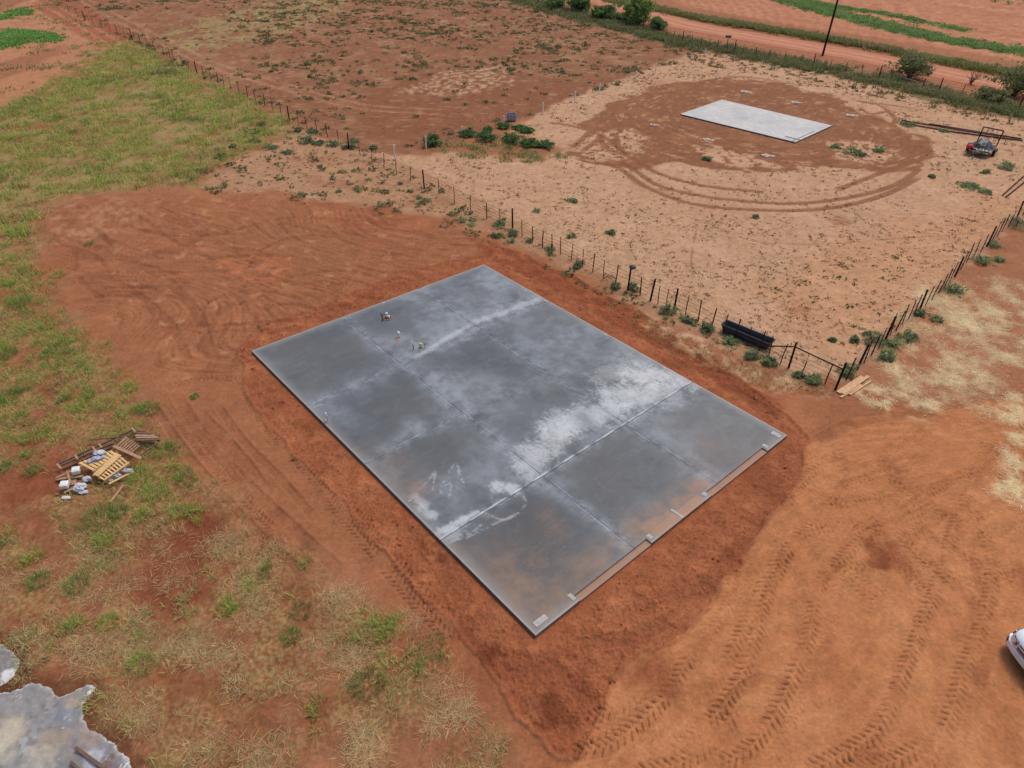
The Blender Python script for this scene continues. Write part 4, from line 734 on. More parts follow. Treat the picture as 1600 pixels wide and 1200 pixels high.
X, Y = scatter([(880, 300), (1100, 340), (1400, 340), (1560, 340), (1380, 520), (1290, 570), (1120, 525), (960, 440), (830, 380)], 9000, lambda X, Y: np.clip(.3 + .9 * fbm(X, Y, 4, 3, 761), 0, 1)); weedmesh("yard_weeds", X, Y, rng.uniform(.05, .14, len(X)), 8, palette(X, Y, [lin(126, 90, 62), lin(114, 84, 60), lin(122, 108, 72), lin(142, 104, 78)], 2), "dense specks of dry weed in the front half of the yard", .5)
X, Y = scatter([(1190, 470), (1260, 430), (1420, 380), (1400, 470), (1340, 540), (1280, 530), (1230, 510)], 260, lambda X, Y: .5 + fbm(X, Y, 3, 2, 746)); weedmesh("yard_weeds", X, Y, rng.uniform(.12, .3, len(X)), 14, palette(X, Y, [lin(108, 112, 66), lin(96, 112, 66)], 3), "small green weeds in the yard near the fence corner", .6)
X, Y = scatter([(1080, 78), (1300, 112), (1600, 175), (1600, 200), (1400, 160), (1200, 118), (1080, 100)], 1500, lambda X, Y: .5 + fbm(X, Y, 4, 2, 747)); weedmesh("yard_weeds", X, Y, rng.uniform(.2, .45, len(X)), 14, palette(X, Y, [lin(130, 108, 76), lin(112, 108, 70)], 3), "brown green weeds between the pale yard and the roadside fence", .5)
X, Y = scatter([(330, 215), (420, 205), (480, 195), (560, 230), (700, 315), (960, 440), (1150, 545), (1100, 560), (930, 455), (700, 350), (520, 325), (400, 305), (290, 298), (300, 250)], 3200, lambda X, Y: np.clip(.35 + .8 * fbm(X, Y, 3, 3, 748), 0, 1)); weedmesh("fence_weeds", X, Y, .1 + .45 * rng.uniform(0, 1, len(X)) ** 2.5, 18, palette(X, Y, [lin(112, 122, 82), lin(138, 132, 90), lin(96, 114, 76)], 3), "olive weeds on the near side of the long fence", .6)
X, Y = scatter([(960, 470), (1090, 535), (1250, 600), (1300, 620), (1180, 600), (1040, 540), (940, 480)], 1600, lambda X, Y: np.clip(.5 + .8 * fbm(X, Y, 2, 3, 749), 0, 1)); o = blades("dry_grass", X, Y, hz(X, Y), 8, .25, .25, .02, palette(X, Y, [lin(186, 156, 106), lin(160, 136, 84), lin(128, 120, 70)], 2), lean=1.1); tag(o, "dry tan grass between the slab's soil rim and the fence", "grass", kind="stuff")
# clods on the disturbed soil
X, Y = scatter(S_RED, 26000, lambda X, Y: (poly_sd(np.array([list(p[:2]) for p in (sO, sT, sR, sB)]), X, Y) < -.15) * np.clip(.2 + 1.1 * fbm(X, Y, 2, 3, 750), 0, 1))
def stones(name, X, Y, S, cols, label):
    b_ = np.array([[1, 0, 0], [0, 1, 0], [-1, 0, 0], [0, -1, 0], [0, 0, 1], [.7, .7, .5], [-.6, .6, .6], [0, 0, -1]], float); b_ = np.array([[1, 0, 0], [.3, .95, 0], [-.8, .6, 0], [-.8, -.6, 0], [.3, -.95, 0], [.5, .1, .8], [-.4, .5, .75], [-.3, -.5, .8]], float); fs = np.array([[0, 1, 5], [1, 6, 5], [1, 2, 6], [2, 3, 6], [3, 7, 6], [3, 4, 7], [4, 5, 7], [4, 0, 5], [5, 6, 7]])
    m = len(X); a = rng.uniform(0, 6.28, m); B = b_[None] * S[:, None, None] * rng.uniform(.7, 1.3, (m, 1, 3)) * (1 + .2 * rng.normal(0, 1, (m, 8, 1))); xr = B[..., 0] * np.cos(a)[:, None] - B[..., 1] * np.sin(a)[:, None]; yr = B[..., 0] * np.sin(a)[:, None] + B[..., 1] * np.cos(a)[:, None]
    V = np.stack([xr + X[:, None], yr + Y[:, None], B[..., 2] * .8 + hz(X, Y)[:, None] - .01], -1).reshape(-1, 3); Fc = (fs[None] + (np.arange(m) * 8)[:, None, None]).reshape(-1, 3)
    return tag(mesh_np(name, V, [Fc], np.repeat(cols, 8, 0).astype(f32), M_SOIL), label, "clods", kind="stuff")
sz_ = .014 + .085 * rng.uniform(0, 1, len(X)) ** 6; stones("soil_clods", X, Y, sz_, np.clip(palette(X, Y, [lin(150, 78, 48), lin(176, 100, 64), lin(130, 66, 42)], 1) * 1.0, 0, 1), "small red clods of earth strewn on the disturbed soil round the slab")
# ---- single shrubs and plants -------------------------------------------------
SG1, SG2 = lin(92, 106, 72), lin(150, 156, 108)
def shrub(px, py, w_, h_, label, name="shrub", cat="shrub", group=None, c1=SG1, c2=SG2, leaf=.09, ncl=70, nl=26, stems=6, lean=(0, 0), seed=None):
    p = G(px, py); seed = int(px * 7 + py) if seed is None else seed; rd = random.Random(seed)
    if name == "weed_clump": w_ *= rd.uniform(.7, 1.05); h_ *= rd.uniform(.45, .8); leaf *= .85; ncl = int(ncl * rd.uniform(.6, 1)); t_ = rd.uniform(-.25, .35); c1 = c1 * (1.15 + t_) + .02; c2 = c2 * (1.1 + t_) + .03; g_ = rd.uniform(.15, .5); c1 = c1 * (1 - g_) + g_ * np.array([.17, .19, .12]); c2 = c2 * (1 - g_) + g_ * np.array([.3, .31, .2])
    r_ = tag(empty(name, (p.x, p.y, hz1(p))), label, cat, group); mb = MB()
    for k in range(stems):
        a = rd.uniform(0, 6.28); rr_ = rd.uniform(.25, .75) * w_ / 2; hh = h_ * rd.uniform(.55, .85); q = Vector((math.cos(a) * rr_ + lean[0] * hh, math.sin(a) * rr_ + lean[1] * hh, hh))
        mb.tube([(math.cos(a) * .04 * w_, math.sin(a) * .04 * w_, -.05), q * .5 + Vector((0, 0, .05 * h_)), q], [.018 * w_ + .01, .012 * w_ + .006, .004], 6)
        for j in range(2): q2 = q * .55 + Vector((rd.uniform(-.3, .3) * w_, rd.uniform(-.3, .3) * w_, rd.uniform(.1, .3) * h_)); mb.tube([q * .5, q2], [.008 * w_ + .004, .003], 5)
    mb.build("stems" if h_ < 2.2 else "trunk", M_BARK, r_)
    lo_ = name == "weed_clump"; leafcloud("foliage" if h_ < 2.2 else "crown", (lean[0] * h_ * .6, lean[1] * h_ * .6, h_ * (.3 if lo_ else .5)), (w_ / 2 * .85, w_ / 2 * .85, h_ * (.5 if lo_ else .46)), ncl, nl, leaf, c1, c2, r_, seed)
    return r_
RG = "bushes along the roadside fence"
for px, py, w_, h_, lb, lf, cols in ((866, 14, 4.2, 2.2, "low dark green bush at the far left end of the roadside row", .22, 0), (904, 18, 4.6, 3.2, "dark green bush in the roadside row, second from its far left end", .24, 0), (944, 30, 5.0, 2.5, "broad rounded bush left of the tall round-crowned roadside tree", .24, 0), (975, 34, 3.6, 1.7, "low dark bush tucked against the tall round-crowned roadside tree", .2, 0),
                                     (1028, 46, 3.4, 1.9, "small dark bush right of the tall round-crowned roadside tree", .2, 0), (1418, 122, 5.4, 3.4, "large spreading olive bush on the roadside right of the utility pole", .2, 1), (1582, 150, 6.5, 4.0, "large olive bush by the road at the right edge of the view", .2, 1), (1545, 158, 4.0, 1.6, "low spreading bush joined to the left of the large right-edge bush", .18, 1)):
    shrub(px, py, w_ * .95, h_ * .88, lb, cat="bush", group=RG, leaf=lf * .9, ncl=75, nl=32, c1=lin(84, 105, 66) if not cols else lin(104, 114, 76), c2=lin(137, 161, 95) if not cols else lin(160, 160, 110), lean=(.12, 0) if px == 1418 else (0, 0))
shrub(997, 40, 5.2, 4.6, "tall round-crowned green tree by the dirt road", name="roadside_tree", cat="tree", leaf=.24, ncl=110, nl=40, c1=lin(95, 118, 68), c2=lin(163, 187, 103), stems=9)
# clump by the white stakes
MG = "dark green bushes in the weedy clump behind the white stakes"
for px, py, w_, h_, lb in ((676, 228, 2.3, 1.7, "dark green bush at the left end of the weedy clump beside a white stake"), (730, 212, 1.9, 1.0, "low dark bush at the back of the weedy clump"), (758, 220, 2.4, 1.3, "rounded dark bush in the middle of the weedy clump"), (800, 222, 2.5, 1.4, "largest rounded dark bush of the weedy clump, below the grey metal box"),
                           (826, 228, 2.4, 1.0, "flat dark bush right of the largest bush in the weedy clump"), (852, 230, 2.0, .8, "small green plant at the right end of the weedy clump"), (787, 200, 1.6, .8, "small green plant right under the grey metal box"), (812, 202, 1.4, .6, "small plant just right of the grey metal box"), (824, 206, 1.7, .7, "low plant on the far right back edge of the weedy clump"), (762, 205, 1.2, .6, "tiny bush at the top edge of the weedy clump")):
    shrub(px, py, w_ * .9, h_ * .6, lb, cat="bush", group=MG, leaf=.11, ncl=40, nl=22, c1=lin(71, 103, 68), c2=lin(126, 155, 89))
X, Y = scatter([(680, 222), (730, 208), (800, 216), (850, 232), (888, 245), (882, 256), (800, 253), (720, 243), (686, 238)], 1100, lambda X, Y: np.clip(.3 + 1.1 * fbm(X, Y, 1.6, 3, 762), 0, 1)); o = blades("weed_patch", X, Y, hz(X, Y), 14, .15 + .4 * rng.uniform(0, 1, len(X)) ** 2, .35, .045, palette(X, Y, [lin(150, 156, 100), lin(176, 172, 124), lin(120, 136, 70), lin(100, 124, 60)], 3), lean=.9); tag(o, "pale green weeds in front of the dark bushes by the white stakes", "weeds", kind="stuff")
# dark weeds along fence line (left middle)
FG = "dark weeds along the long fence"
fw = [(465, 205, 1.6, .8), (480, 222, 1.8, .9), (500, 225, 1.7, .9), (520, 228, 2.0, .8), (545, 232, 1.7, .7), (490, 208, 1.3, .7), (398, 222, 1.5, .6), (425, 232, 1.4, .6), (448, 240, 1.3, .5), (365, 230, 1.2, .5), (345, 245, 1.3, .5), (410, 195, 1.1, .6), (555, 222, 1.4, .6), (585, 232, 1.2, .5)]
ORD = 'first second third fourth fifth sixth seventh eighth ninth tenth eleventh twelfth thirteenth fourteenth fifteenth sixteenth seventeenth eighteenth nineteenth twentieth twenty-first twenty-second twenty-third twenty-fourth twenty-fifth twenty-sixth'.split()
for k_, (px, py, w_, h_) in enumerate(sorted(fw)): shrub(px, py, w_, h_, ORD[k_] + " dark weed from the left in the cluster where field meets long fence", "weed_clump", "weeds", FG, leaf=.1, ncl=30, nl=18, c1=lin(79, 105, 76), c2=lin(129, 150, 95), stems=3)
f2 = [(655, 310), (668, 313), (708, 335), (737, 352), (739, 344), (722, 346), (690, 300), (640, 300), (575, 282), (598, 300), (625, 288), (787, 345), (798, 378), (828, 378), (838, 330), (858, 392), (888, 372), (895, 370), (862, 398), (905, 412), (618, 330), (560, 300), (530, 300), (594, 322), (500, 262), (520, 280)]
for k_, (px, py) in enumerate(sorted(f2)):
    rd = random.Random(px * py); shrub(px, py, rd.uniform(.6, 1.0), rd.uniform(.35, .6), ORD[k_] + " small round weed from the left beside the long fence's middle", "weed_clump", "weeds", "small weeds along the middle of the long fence", leaf=.06, ncl=22, nl=16, c1=lin(110, 132, 87), c2=lin(169, 182, 118), stems=3)
for px, py, w_, h_, lb in ((780, 352, 1.2, .8, "tall dark weed behind the long fence, upper one of a pair"), (800, 368, 1.3, .9, "dark weed behind the long fence, lower one of a pair"), (776, 370, 1.0, .6, "small dark weed at the near side of the long fence by the dark pair"), (902, 418, .8, .5, "small weed at the post foot up the fence from the capped post"), (962, 425 + 25, .8, .6, "grey green weed at the foot of the capped fence post"), (990, 452, 1.0, .8, "upright blue green weed next to the capped fence post"), (1042, 488, 1.15, 1.0, "tall blue green weed growing against the long fence left of the trough"),
                           (1072, 500, 1.0, .6, "yellow green weed midway between the tall weed and the trough"), (1104, 516, 1.1, .9, "blue green weed just left of the black trough"), (1140, 535, 1.2, .55, "yellow green weed in front of the black trough"), (1174, 558, 1.3, .8, "grey green weed in front of the trough's right end"), (1200, 568, .9, .6, "small weed between the trough and the rusty brace post"),
                           (1248, 588, .8, .6, "small green weed just right of the rusty brace post"), (1270, 596, 1.3, .8, "bushy green weed near the fence corner post"), (1323, 584, 1.0, .9, "green weed inside the fence corner"), (1384, 560, 1.2, .8, "low green weed outside the right fence nearest the corner"), (1362, 532, 1.7, 1.1, "thicket of grey green weed in the right fence close to the corner"), (1392, 540, 1.4, 1.0, "bright green weed pressed against the right fence"),
                           (1420, 528, 1.3, .6, "flat olive weed outside the right fence"), (1437, 492, .9, .5, "small olive weed halfway along the right fence"), (1462, 500, .9, .4, "tiny olive plant outside the right fence"), (1488, 455, 2.0, 1.1, "large green weed bush halfway up the right fence"), (1535, 410, 1.8, .8, "green weed bush upper on the right fence"), (1552, 384, 1.3, .8, "green weed near the top of the right fence"), (1590, 352, 2.6, 1.0, "brown green weed heap at the right edge by the fence"), (1562, 408, 1.0, .5, "small green weed outside the upper right fence")):
    shrub(px, py, w_, h_, lb, "weed_clump", "weeds", "weeds at the fence feet", leaf=.065, ncl=44, nl=24, c1=lin(95, 118, 81), c2=lin(161, 176, 113), stems=4)
for px, py, w_, h_, lb in ((1332, 240, 2.6, 1.0, "dark green weed clump right of the rear slab"), (1345, 244, 1.5, .6, "small weed joined to the clump right of the rear slab"), (1372, 236, 1.3, .6, "single weed farther right of the rear slab"), (1306, 230, 1.6, .4, "low pale weed just off the rear slab's right corner"), (1104, 250, 1.2, .5, "small weed in front of the rear slab's near edge"), (1568, 262, 2.2, .8, "green bush right below the covered trailer"), (1540, 270, 1.2, .5, "small weed left of the bush below the trailer"), (1515, 292, 2.2, .4, "flat green weed patch near the two rusty rods"), (1540, 302, 1.8, .5, "bright green weed patch beside the rusty rods"), (1455, 277, .9, .4, "tiny weed left of the trailer"), (1420, 196, 2.4, .5, "weed at the near end of the long steel pipes"), (1475, 206, 1.2, .5, "weed growing through the middle of the long steel pipes"), (1180, 395 - 55, .8, .4, "tiny weed in the middle of the pale yard"), (955, 365, .8, .4, "small green weed inside the yard near the long fence"), (896, 370 - 55, .9, .4, "small green weed in the yard above the long fence"), (1335, 533, .9, .6, "round green weed inside the yard near the right fence"), (1300, 532, .6, .3, "small green weed inside the yard corner")):
    shrub(px, py, w_, h_, lb, "weed_clump", "weeds", "separate weeds in the fenced yard", leaf=.09, ncl=36, nl=20, c1=lin(84, 118, 76), c2=lin(145, 169, 100), stems=3)
# lush grass tufts that stand out in the left field
def gtuft(px, py, w_, h_, lb, col=None, n_=260):
    p = G(px, py); col = GRN if col is None else col; o = blades("grass_tuft", np.array([0.0]), np.array([0.0]), np.array([0.0]), n_, h_, w_ / 2, .018, np.array([col]), lean=.95, jit=.2)
    o.location = (p.x, p.y, hz1(p)); tag(o, lb, "grass tuft", "lush grass tufts in the left field")
BG = lin(120, 156, 78); LG = lin(166, 184, 94)
for px, py, w_, h_, lb, cl in ((155, 815, 1.3, .6, "dark green grass tuft just below the pallet heap", BG), (185, 800, .7, .4, "small tuft right of the dark tuft below the pallets", BG), (32, 475, 1.1, .55, "bright green tuft at the left edge, upper one", BG), (12, 620, 1.1, .55, "bright green tuft at the left edge, lower one", BG), (232, 640, 1.0, .4, "dark green tuft above the pallet heap's right end", BG), (165, 632, .9, .55, "yellow green tuft above the pallet heap", LG), (205, 606, .7, .45, "tuft at the edge of the bare soil above the pallets", LG), (262, 706, 1.0, .5, "tuft touching the right end of the pallet heap", BG), (222, 750, 1.1, .55, "yellow green tuft below the right end of the pallets", LG), (290, 750, .9, .5, "green tuft on the soil edge right of the pallets", BG), (245, 770, 1.0, .5, "yellow green tuft lower right of the pallets", LG), (10, 555, 1.0, .5, "green tuft at the left edge, middle one", BG), (75, 555, .7, .35, "small green tuft left of centre of the field", BG), (50, 745 - 60, .8, .4, "small tuft left of the pallets", LG), (284, 800, .7, .45, "yellow green tuft beside the lowest track", LG), (222, 1040, .8, .45, "bright lime tuft in the dry grass above the cement spill", LG), (170, 990 - 15, .6, .35, "lime tuft in the lower left dry grass", LG), (120, 915, .8, .45, "green tuft in the lower left, right one of two", BG), (62, 910, .7, .4, "green tuft in the lower left, left one of two", BG), (575, 1070, 1.0, .45, "green tuft left of the soil tip below the slab", lin(116, 130, 70)), (680, 1010, .9, .35, "green grass patch on the soil edge below the slab", lin(130, 146, 76)), (305, 620, .4, .2, "tiny tuft alone on the wheel track", BG), (92, 430, .8, .4, "green tuft at the upper left soil edge", LG), (25, 365, 1.0, .5, "yellow green tuft at the far left edge", LG), (48, 400 - 60, 1.0, .5, "yellow green tuft beside the scraped soil's corner", LG), (140, 382, .6, .25, "tuft growing alone on the scraped soil", BG), (470, 955, .7, .3, "grey green tuft in the lower middle grass", lin(116, 124, 76)), (455, 1055 - 60, .6, .3, "small green tuft in the lower middle", BG)):
    gtuft(px, py, w_, h_, lb, cl, 200 if w_ > .9 else 130)
# ================================================================ FENCES
def gp(px, py):
    p = G(px, py); return Vector((p.x, p.y, hz1(p)))
def post_part(f, p, h, r, m=None, lean=(0, 0), name="post", bend=0, seg=7):
    mb = MB(); t = p + Vector((lean[0], lean[1], h)); mid = (p + t) / 2 + Vector((bend, bend * .5, 0)); mb.tube([p - Vector((0, 0, .1)), mid, t], [r, r * .95, r * .9], seg); return mb.build(name, m or M_RUSTD, f)
def make_fence(name, label, bases, strong, h_s=1.5, h_d=1.25, wires=5, dense=None, r_s=.06, r_d=.032, wire_r=.008, wm=None):
    f = tag(empty(name, (0, 0, 0)), label, "fence"); rd = random.Random(len(bases)); tops = []
    for i, (px, py) in enumerate(bases):
        p = gp(px, py); s = i in strong; h = (h_s if s else h_d) * rd.uniform(.92, 1.08)
        post_part(f, p, h, r_s if s else r_d * rd.uniform(.8, 1.3), M_RUSTD if s else M_RUST, (rd.uniform(-.08, .08), rd.uniform(-.08, .08)), bend=0 if s else rd.uniform(-.04, .04), name="post" if s else "dropper", seg=8 if s else 5); tops.append(p)
    for k in range(wires):
        z_ = .2 + k * (h_d - .3) / max(1, wires - 1); mb = MB(); mb.tube([p + Vector((0, 0, z_ - (.02 if j % 2 else 0))) for j, p in enumerate(tops)], wire_r, 4); mb.build("wire", wm or M_WIRE, f)
    return f
F1 = [(60, -13), (77, 3), (92, 11), (108, 19), (121, 26), (133, 32), (146, 38), (160, 44), (172, 49), (184, 54), (196, 58), (207, 62), (219, 68), (231, 74), (243, 80), (256, 86), (266, 91), (272, 95), (285, 102), (296, 108), (308, 115), (319, 120), (330, 126), (341, 131), (350, 135), (361, 140), (374, 147), (387, 152), (400, 158), (414, 166), (426, 173), (440, 181), (452, 188), (466, 195), (480, 202), (496, 208), (512, 213), (529, 223), (545, 233), (563, 243), (581, 252), (600, 262), (620, 273), (641, 283), (663, 295), (686, 303), (710, 318), (735, 330), (761, 342), (781, 351), (801, 358), (816, 370), (832, 379), (848, 387), (862, 393), (876, 398), (893, 407), (910, 416), (926, 425), (943, 435), (961, 438 + 6), (981, 453), (1000, 461), (1016, 470), (1028, 475), (1041, 480), (1053, 485), (1071, 492), (1091, 502), (1111, 513), (1129, 521), (1148, 531), (1166, 540), (1186, 548), (1200, 557), (1219, 568), (1232, 575), (1253, 583), (1289, 600), (1305, 609)]
S1 = {i for i, b in enumerate(F1) if b in [(60, -13), (133, 32), (207, 62), (308, 115), (452, 188), (545, 233), (663, 295), (801, 358), (981, 453), (1016, 470), (1053, 485), (1232, 575), (1305, 609)]}
f1 = make_fence("wire_fence", "long rusty wire fence from the top left past the slab to the corner post", F1, S1)
def railp(a, ha, b, hb, r=.035, name="rail"):
    A = gp(*a) + Vector((0, 0, ha)); B = gp(*b) + Vector((0, 0, hb)); mb = MB(); mb.tube([A, B], r, 8); mb.build(name, M_RUSTD, f1)
railp((1232, 575), 1.3, (1305, 609), 1.25); railp((1232, 575), 1.32, (1166, 542), .1, name="brace")
F2b = [(1306, 611), (1322, 593), (1339, 577), (1350, 567), (1361, 556), (1372, 546), (1382, 533), (1391, 524), (1400, 516), (1410, 506), (1419, 499), (1428, 492), (1436, 486), (1446, 477), (1456, 468), (1466, 458), (1476, 447), (1484, 440), (1492, 432), (1501, 420), (1510, 410), (1521, 402), (1532, 394), (1542, 385), (1550, 376), (1558, 369), (1565, 362), (1575, 354), (1587, 345), (1598, 336), (1610, 325), (1622, 315), (1640, 300), (1660, 283)]
S2 = {2, 6, 12, 18, 23, 28}
make_fence("wire_fence", "rusty wire fence running up the right side from the corner post", F2b[1:], {i - 1 for i in S2}, h_d=1.35)
F3 = [(840, 8), (865, 14), (885, 20), (905, 24), (925, 30), (945, 35), (965, 39), (985, 44), (1004, 49), (1022, 54), (1040, 60), (1052, 63), (1066, 67), (1080, 70), (1094, 73), (1108, 76), (1120, 78), (1135, 80), (1147, 82), (1160, 85), (1180, 90), (1200, 93), (1225, 97), (1250, 101), (1270, 104), (1296, 108), (1320, 113), (1345, 119), (1372, 125), (1390, 128), (1415, 134), (1440, 140), (1466, 145), (1500, 152), (1535, 160), (1560, 165), (1590, 172), (1620, 178)]
f3 = make_fence("roadside_fence", "grey post and wire fence along the dirt road at the back", F3, {0, 4, 8, 12, 18, 24, 28, 32, 36}, h_s=1.6, h_d=1.35, r_s=.07, r_d=.045, wire_r=.01)
# capped post: a dark basin hung upside down on it
p = gp(981, 453); mb = MB(); mb.loft([[(p.x + .1 + math.cos(a) * r_, p.y + math.sin(a) * r_, p.z + z_) for a in [2 * math.pi * k / 18 for k in range(18)]] for r_, z_ in ((.19, 1.48), (.2, 1.54), (.15, 1.64), (.06, 1.67))])
o = mb.build("basin", mat("dull_blue_plastic", lin(70, 76, 92), .5), None, True); tag(o, "dark upturned basin hanging on a fence post", "basin")
# white marker stakes
W_ = [(1101, 87, .9), (1079, 96, 1.1), (1024, 114, 1.1), (993, 127, 1.2), (936, 147, 1.15), (898, 160, 1.15), (848, 178, 1.15), (787, 197, 1.0), (722, 213, .95), (666, 233, 1.15), (617, 249, 1.25)]
nm = ["farthest white stake near the roadside fence", "white stake second from the roadside fence", "white stake third from the roadside fence, beyond the dark patch", "white stake at the far edge of the dark damp patch", "white stake at the tip of the dark damp patch", "white stake between the damp patch and the brown pasture", "white stake on the sand right of the grey metal box", "cream stake just left of the grey metal box", "white stake at the back of the weedy clump", "white stake in front of the leftmost dark bush of the clump", "tallest white stake standing at the long fence"]
for (px, py, h), lb in zip(W_, nm):
    p = gp(px, py); mb = MB(); mb.tube([p - Vector((0, 0, .1)), p + Vector((0, 0, h))], .065, 8); tag(mb.build("marker_stake", M_WHITE, None), lb, "stake", "white marker stakes")
p = gp(592, 256); mb = MB(); mb.tube([p, p + Vector((.1, .02, .5)), p + Vector((.4, .1, .95))], .04, 8); tag(mb.build("marker_stake", M_WHITE, None, True), "bent white stake leaning at the long fence", "stake", "white marker stakes")
# utility pole
p = gp(1285, 87); po = tag(empty("utility_pole", p), "dark wooden utility pole standing beside the dirt road", "pole"); mb = MB(); mb.tube([(0, 0, -.3), (.02, .0, 5), (.05, .1, 9.6)], [.17, .15, .12], 14); mb.build("shaft", M_POLE, po, True)
mb = MB(); mb.bar((-.75, .1, 9.1), (.85, .1, 9.1), .1, .12); mb.build("crossarm", M_POLE, po)
for k in (-.65, .05, .75):
    mb = MB(); mb.tube([(k, .1, 9.16), (k, .1, 9.22), (k, .1, 9.27), (k, .1, 9.33)], [.03, .06, .04, .05], 8); mb.build("insulator", mat("brown_porcelain", lin(120, 70, 50), .3), po)
# box on a post in the roadside fence
p = gp(1135, 74); po = tag(empty("post_box", p), "small grey box on a pale post in the roadside fence", "post box"); mb = MB(); mb.tube([(0, 0, -.1), (0, 0, 1.3)], .07, 8); mb.build("post", M_CONC, po); mb = MB(); mb.box((0, 0, 1.5), (.75, .4, .3), (0, 0, .1), .02); mb.box((0, 0, 1.66), (.85, .5, .05), (0, 0, .1)); mb.build("box", M_CEDGE, po)
# fallen timber in the verge
a_, b_ = gp(1386, 119), gp(1456, 138); mb = MB(); mb.tube([a_ + Vector((0, 0, .35)), (a_ + b_) / 2 + Vector((0, .1, .3)), b_ + Vector((0, 0, .12))], [.1, .09, .06], 8); mb.tube([gp(1402, 122) + Vector((0, 0, .2)), gp(1412, 112) + Vector((0, 0, .9))], [.07, .04], 7); tag(mb.build("fallen_log", mat("bleached_wood", lin(176, 150, 124), .9), None, True), "bleached fallen log lying in the weeds below the olive bush", "log")
p = gp(1516, 132); mb = MB(); rd = random.Random(5)
for k in range(16):
    a = rd.uniform(0, 6.28); q = p + Vector((math.cos(a) * .9, math.sin(a) * .9, rd.uniform(.9, 1.9))); mb.tube([p, p * .5 + q * .5 + Vector((0, 0, .2)), q], [.05, .03, .012], 5)
    mb.tube([p * .5 + q * .5 + Vector((0, 0, .2)), q + Vector((rd.uniform(-.5, .5), rd.uniform(-.5, .5), 0))], [.025, .01], 4)
tag(mb.build("dead_bush", mat("dead_twigs", lin(130, 96, 84), .9), None), "leafless dead bush beside the road at the right", "bush")
# small white litter by the verge
mb = MB(); mb.blob(gp(1471, 151) + Vector((0, 0, .08)), (.25, .15, .1), 4, 2, .3); tag(mb.build("plastic_bag", M_WHITE, None, True), "white scrap of plastic lying near the verge at the right", "litter")

# ================================================================ YARD THINGS
# trough: a long half-round feed trough
A, B = gp(1129, 518), gp(1199, 547); d = (B - A); d.z = 0; L_ = 2.95; ctr = (A + B) / 2 + Vector((.1, .12, 0)); rz = math.atan2(d.y, d.x)
tr = tag(empty("feed_trough", (ctr.x, ctr.y, 0), rz), "long black plastic feed trough standing behind the fence", "trough")
def prof(xo, sc_, z0, z1, wt, wb):
    n_ = 9; out = []
    for k in range(n_): 
        t = math.pi * k / (n_ - 1); out.append(Vector((xo, math.cos(t) * (wt * .5), z1 - (z1 - z0) * math.sin(t) ** .6)))
    return out
def rrect(lx, ly, r_, z_, n_=5):
    pts = []
    for cx_, cy_, a0 in ((lx - r_, ly - r_, 0), (-lx + r_, ly - r_, 90), (-lx + r_, -ly + r_, 180), (lx - r_, -ly + r_, 270)):
        for k in range(n_ + 1): a = math.radians(a0 + 90 * k / n_); pts.append((cx_ + math.cos(a) * r_, cy_ + math.sin(a) * r_, z_))
    return pts
mb = MB(); hx, hy_ = L_ / 2, .34
mb.loft([rrect(hx - .16, hy_ - .1, .1, .04), rrect(hx - .03, hy_ - .01, .14, .44), rrect(hx, hy_ + .02, .15, .46), rrect(hx, hy_ + .02, .15, .50), rrect(hx - .06, hy_ - .045, .12, .50), rrect(hx - .18, hy_ - .12, .08, .2)])
mb.build("trough_body", mat("lightened_black_plastic", lin(58, 60, 66), .5, var=.25, scale=4, spec=.4), tr, False, .008)  # black plastic lightened in colour to stand in for the lit inside
for k in (-.5, .0, .5): mb = MB(); mb.box((k * 1.7, 0, .075), (.08, .6, .09)); mb.build("foot_rib", M_BLKP, tr)
mb = MB(); mb.tube([Vector(p) + Vector((0, 0, .005)) for p in rrect(hx - .02, hy_ - .0, .15, .5)] + [Vector(rrect(hx - .02, hy_, .15, .5)[0])], .022, 6); mb.build("rim", mat("lightened_rim_plastic", lin(74, 76, 82), .45, var=.2), tr)  # rim painted a lighter tone to stand in for light on it
# timber at the corner
pl = [((1309, 615), (1347, 590), .22, .06, "widest pine plank in the stack at the fence corner, on the upper side"), ((1316, 618), (1356, 590), .16, .1, "pine plank lying on top in the middle of the stack at the fence corner"), ((1313, 622), (1345, 603), .12, .05, "short pine plank at the bottom end of the corner stack"), ((1327, 618), (1360, 597), .09, .05, "narrow pine batten on the right side of the corner stack")]
for i, (a_, b_, w_, z_, lb) in enumerate(pl):
    mb = MB(); mb.bar(gp(*a_) + Vector((0, 0, z_)), gp(*b_) + Vector((0, 0, z_ + .01)), w_, .045); tag(mb.build("plank", mat("pine_plank", lin(206, 164, 124), .8, var=.18, scale=9, bump=.2) if i == 0 else bpy.data.materials["pine_plank"], None), lb, "plank", "planks at the fence corner")
# grey metal bin
p = gp(799, 189); cr = tag(empty("metal_bin", p, .25), "grey open-topped metal bin on short legs at the pasture edge", "bin"); mb = MB()
mb.loft([rrect(.42, .3, .04, .12), rrect(.47, .34, .04, .72), rrect(.44, .31, .04, .72), rrect(.39, .27, .04, .25)]); mb.build("bin_body", M_GALV, cr)
for sx in (-1, 1):
    for sy in (-1, 1): mb = MB(); mb.box((sx * .36, sy * .24, .06), (.05, .05, .14)); mb.build("leg", M_RUST, cr)
mb = MB(); mb.box((.0, .1, .48), (.7, .3, .36), (0, 0, .1), .05); tag(mb.build("bin_dark_block", mat("dark_block", lin(66, 66, 84), .7), cr), None)  # dark block set inside the bin for its dark open top
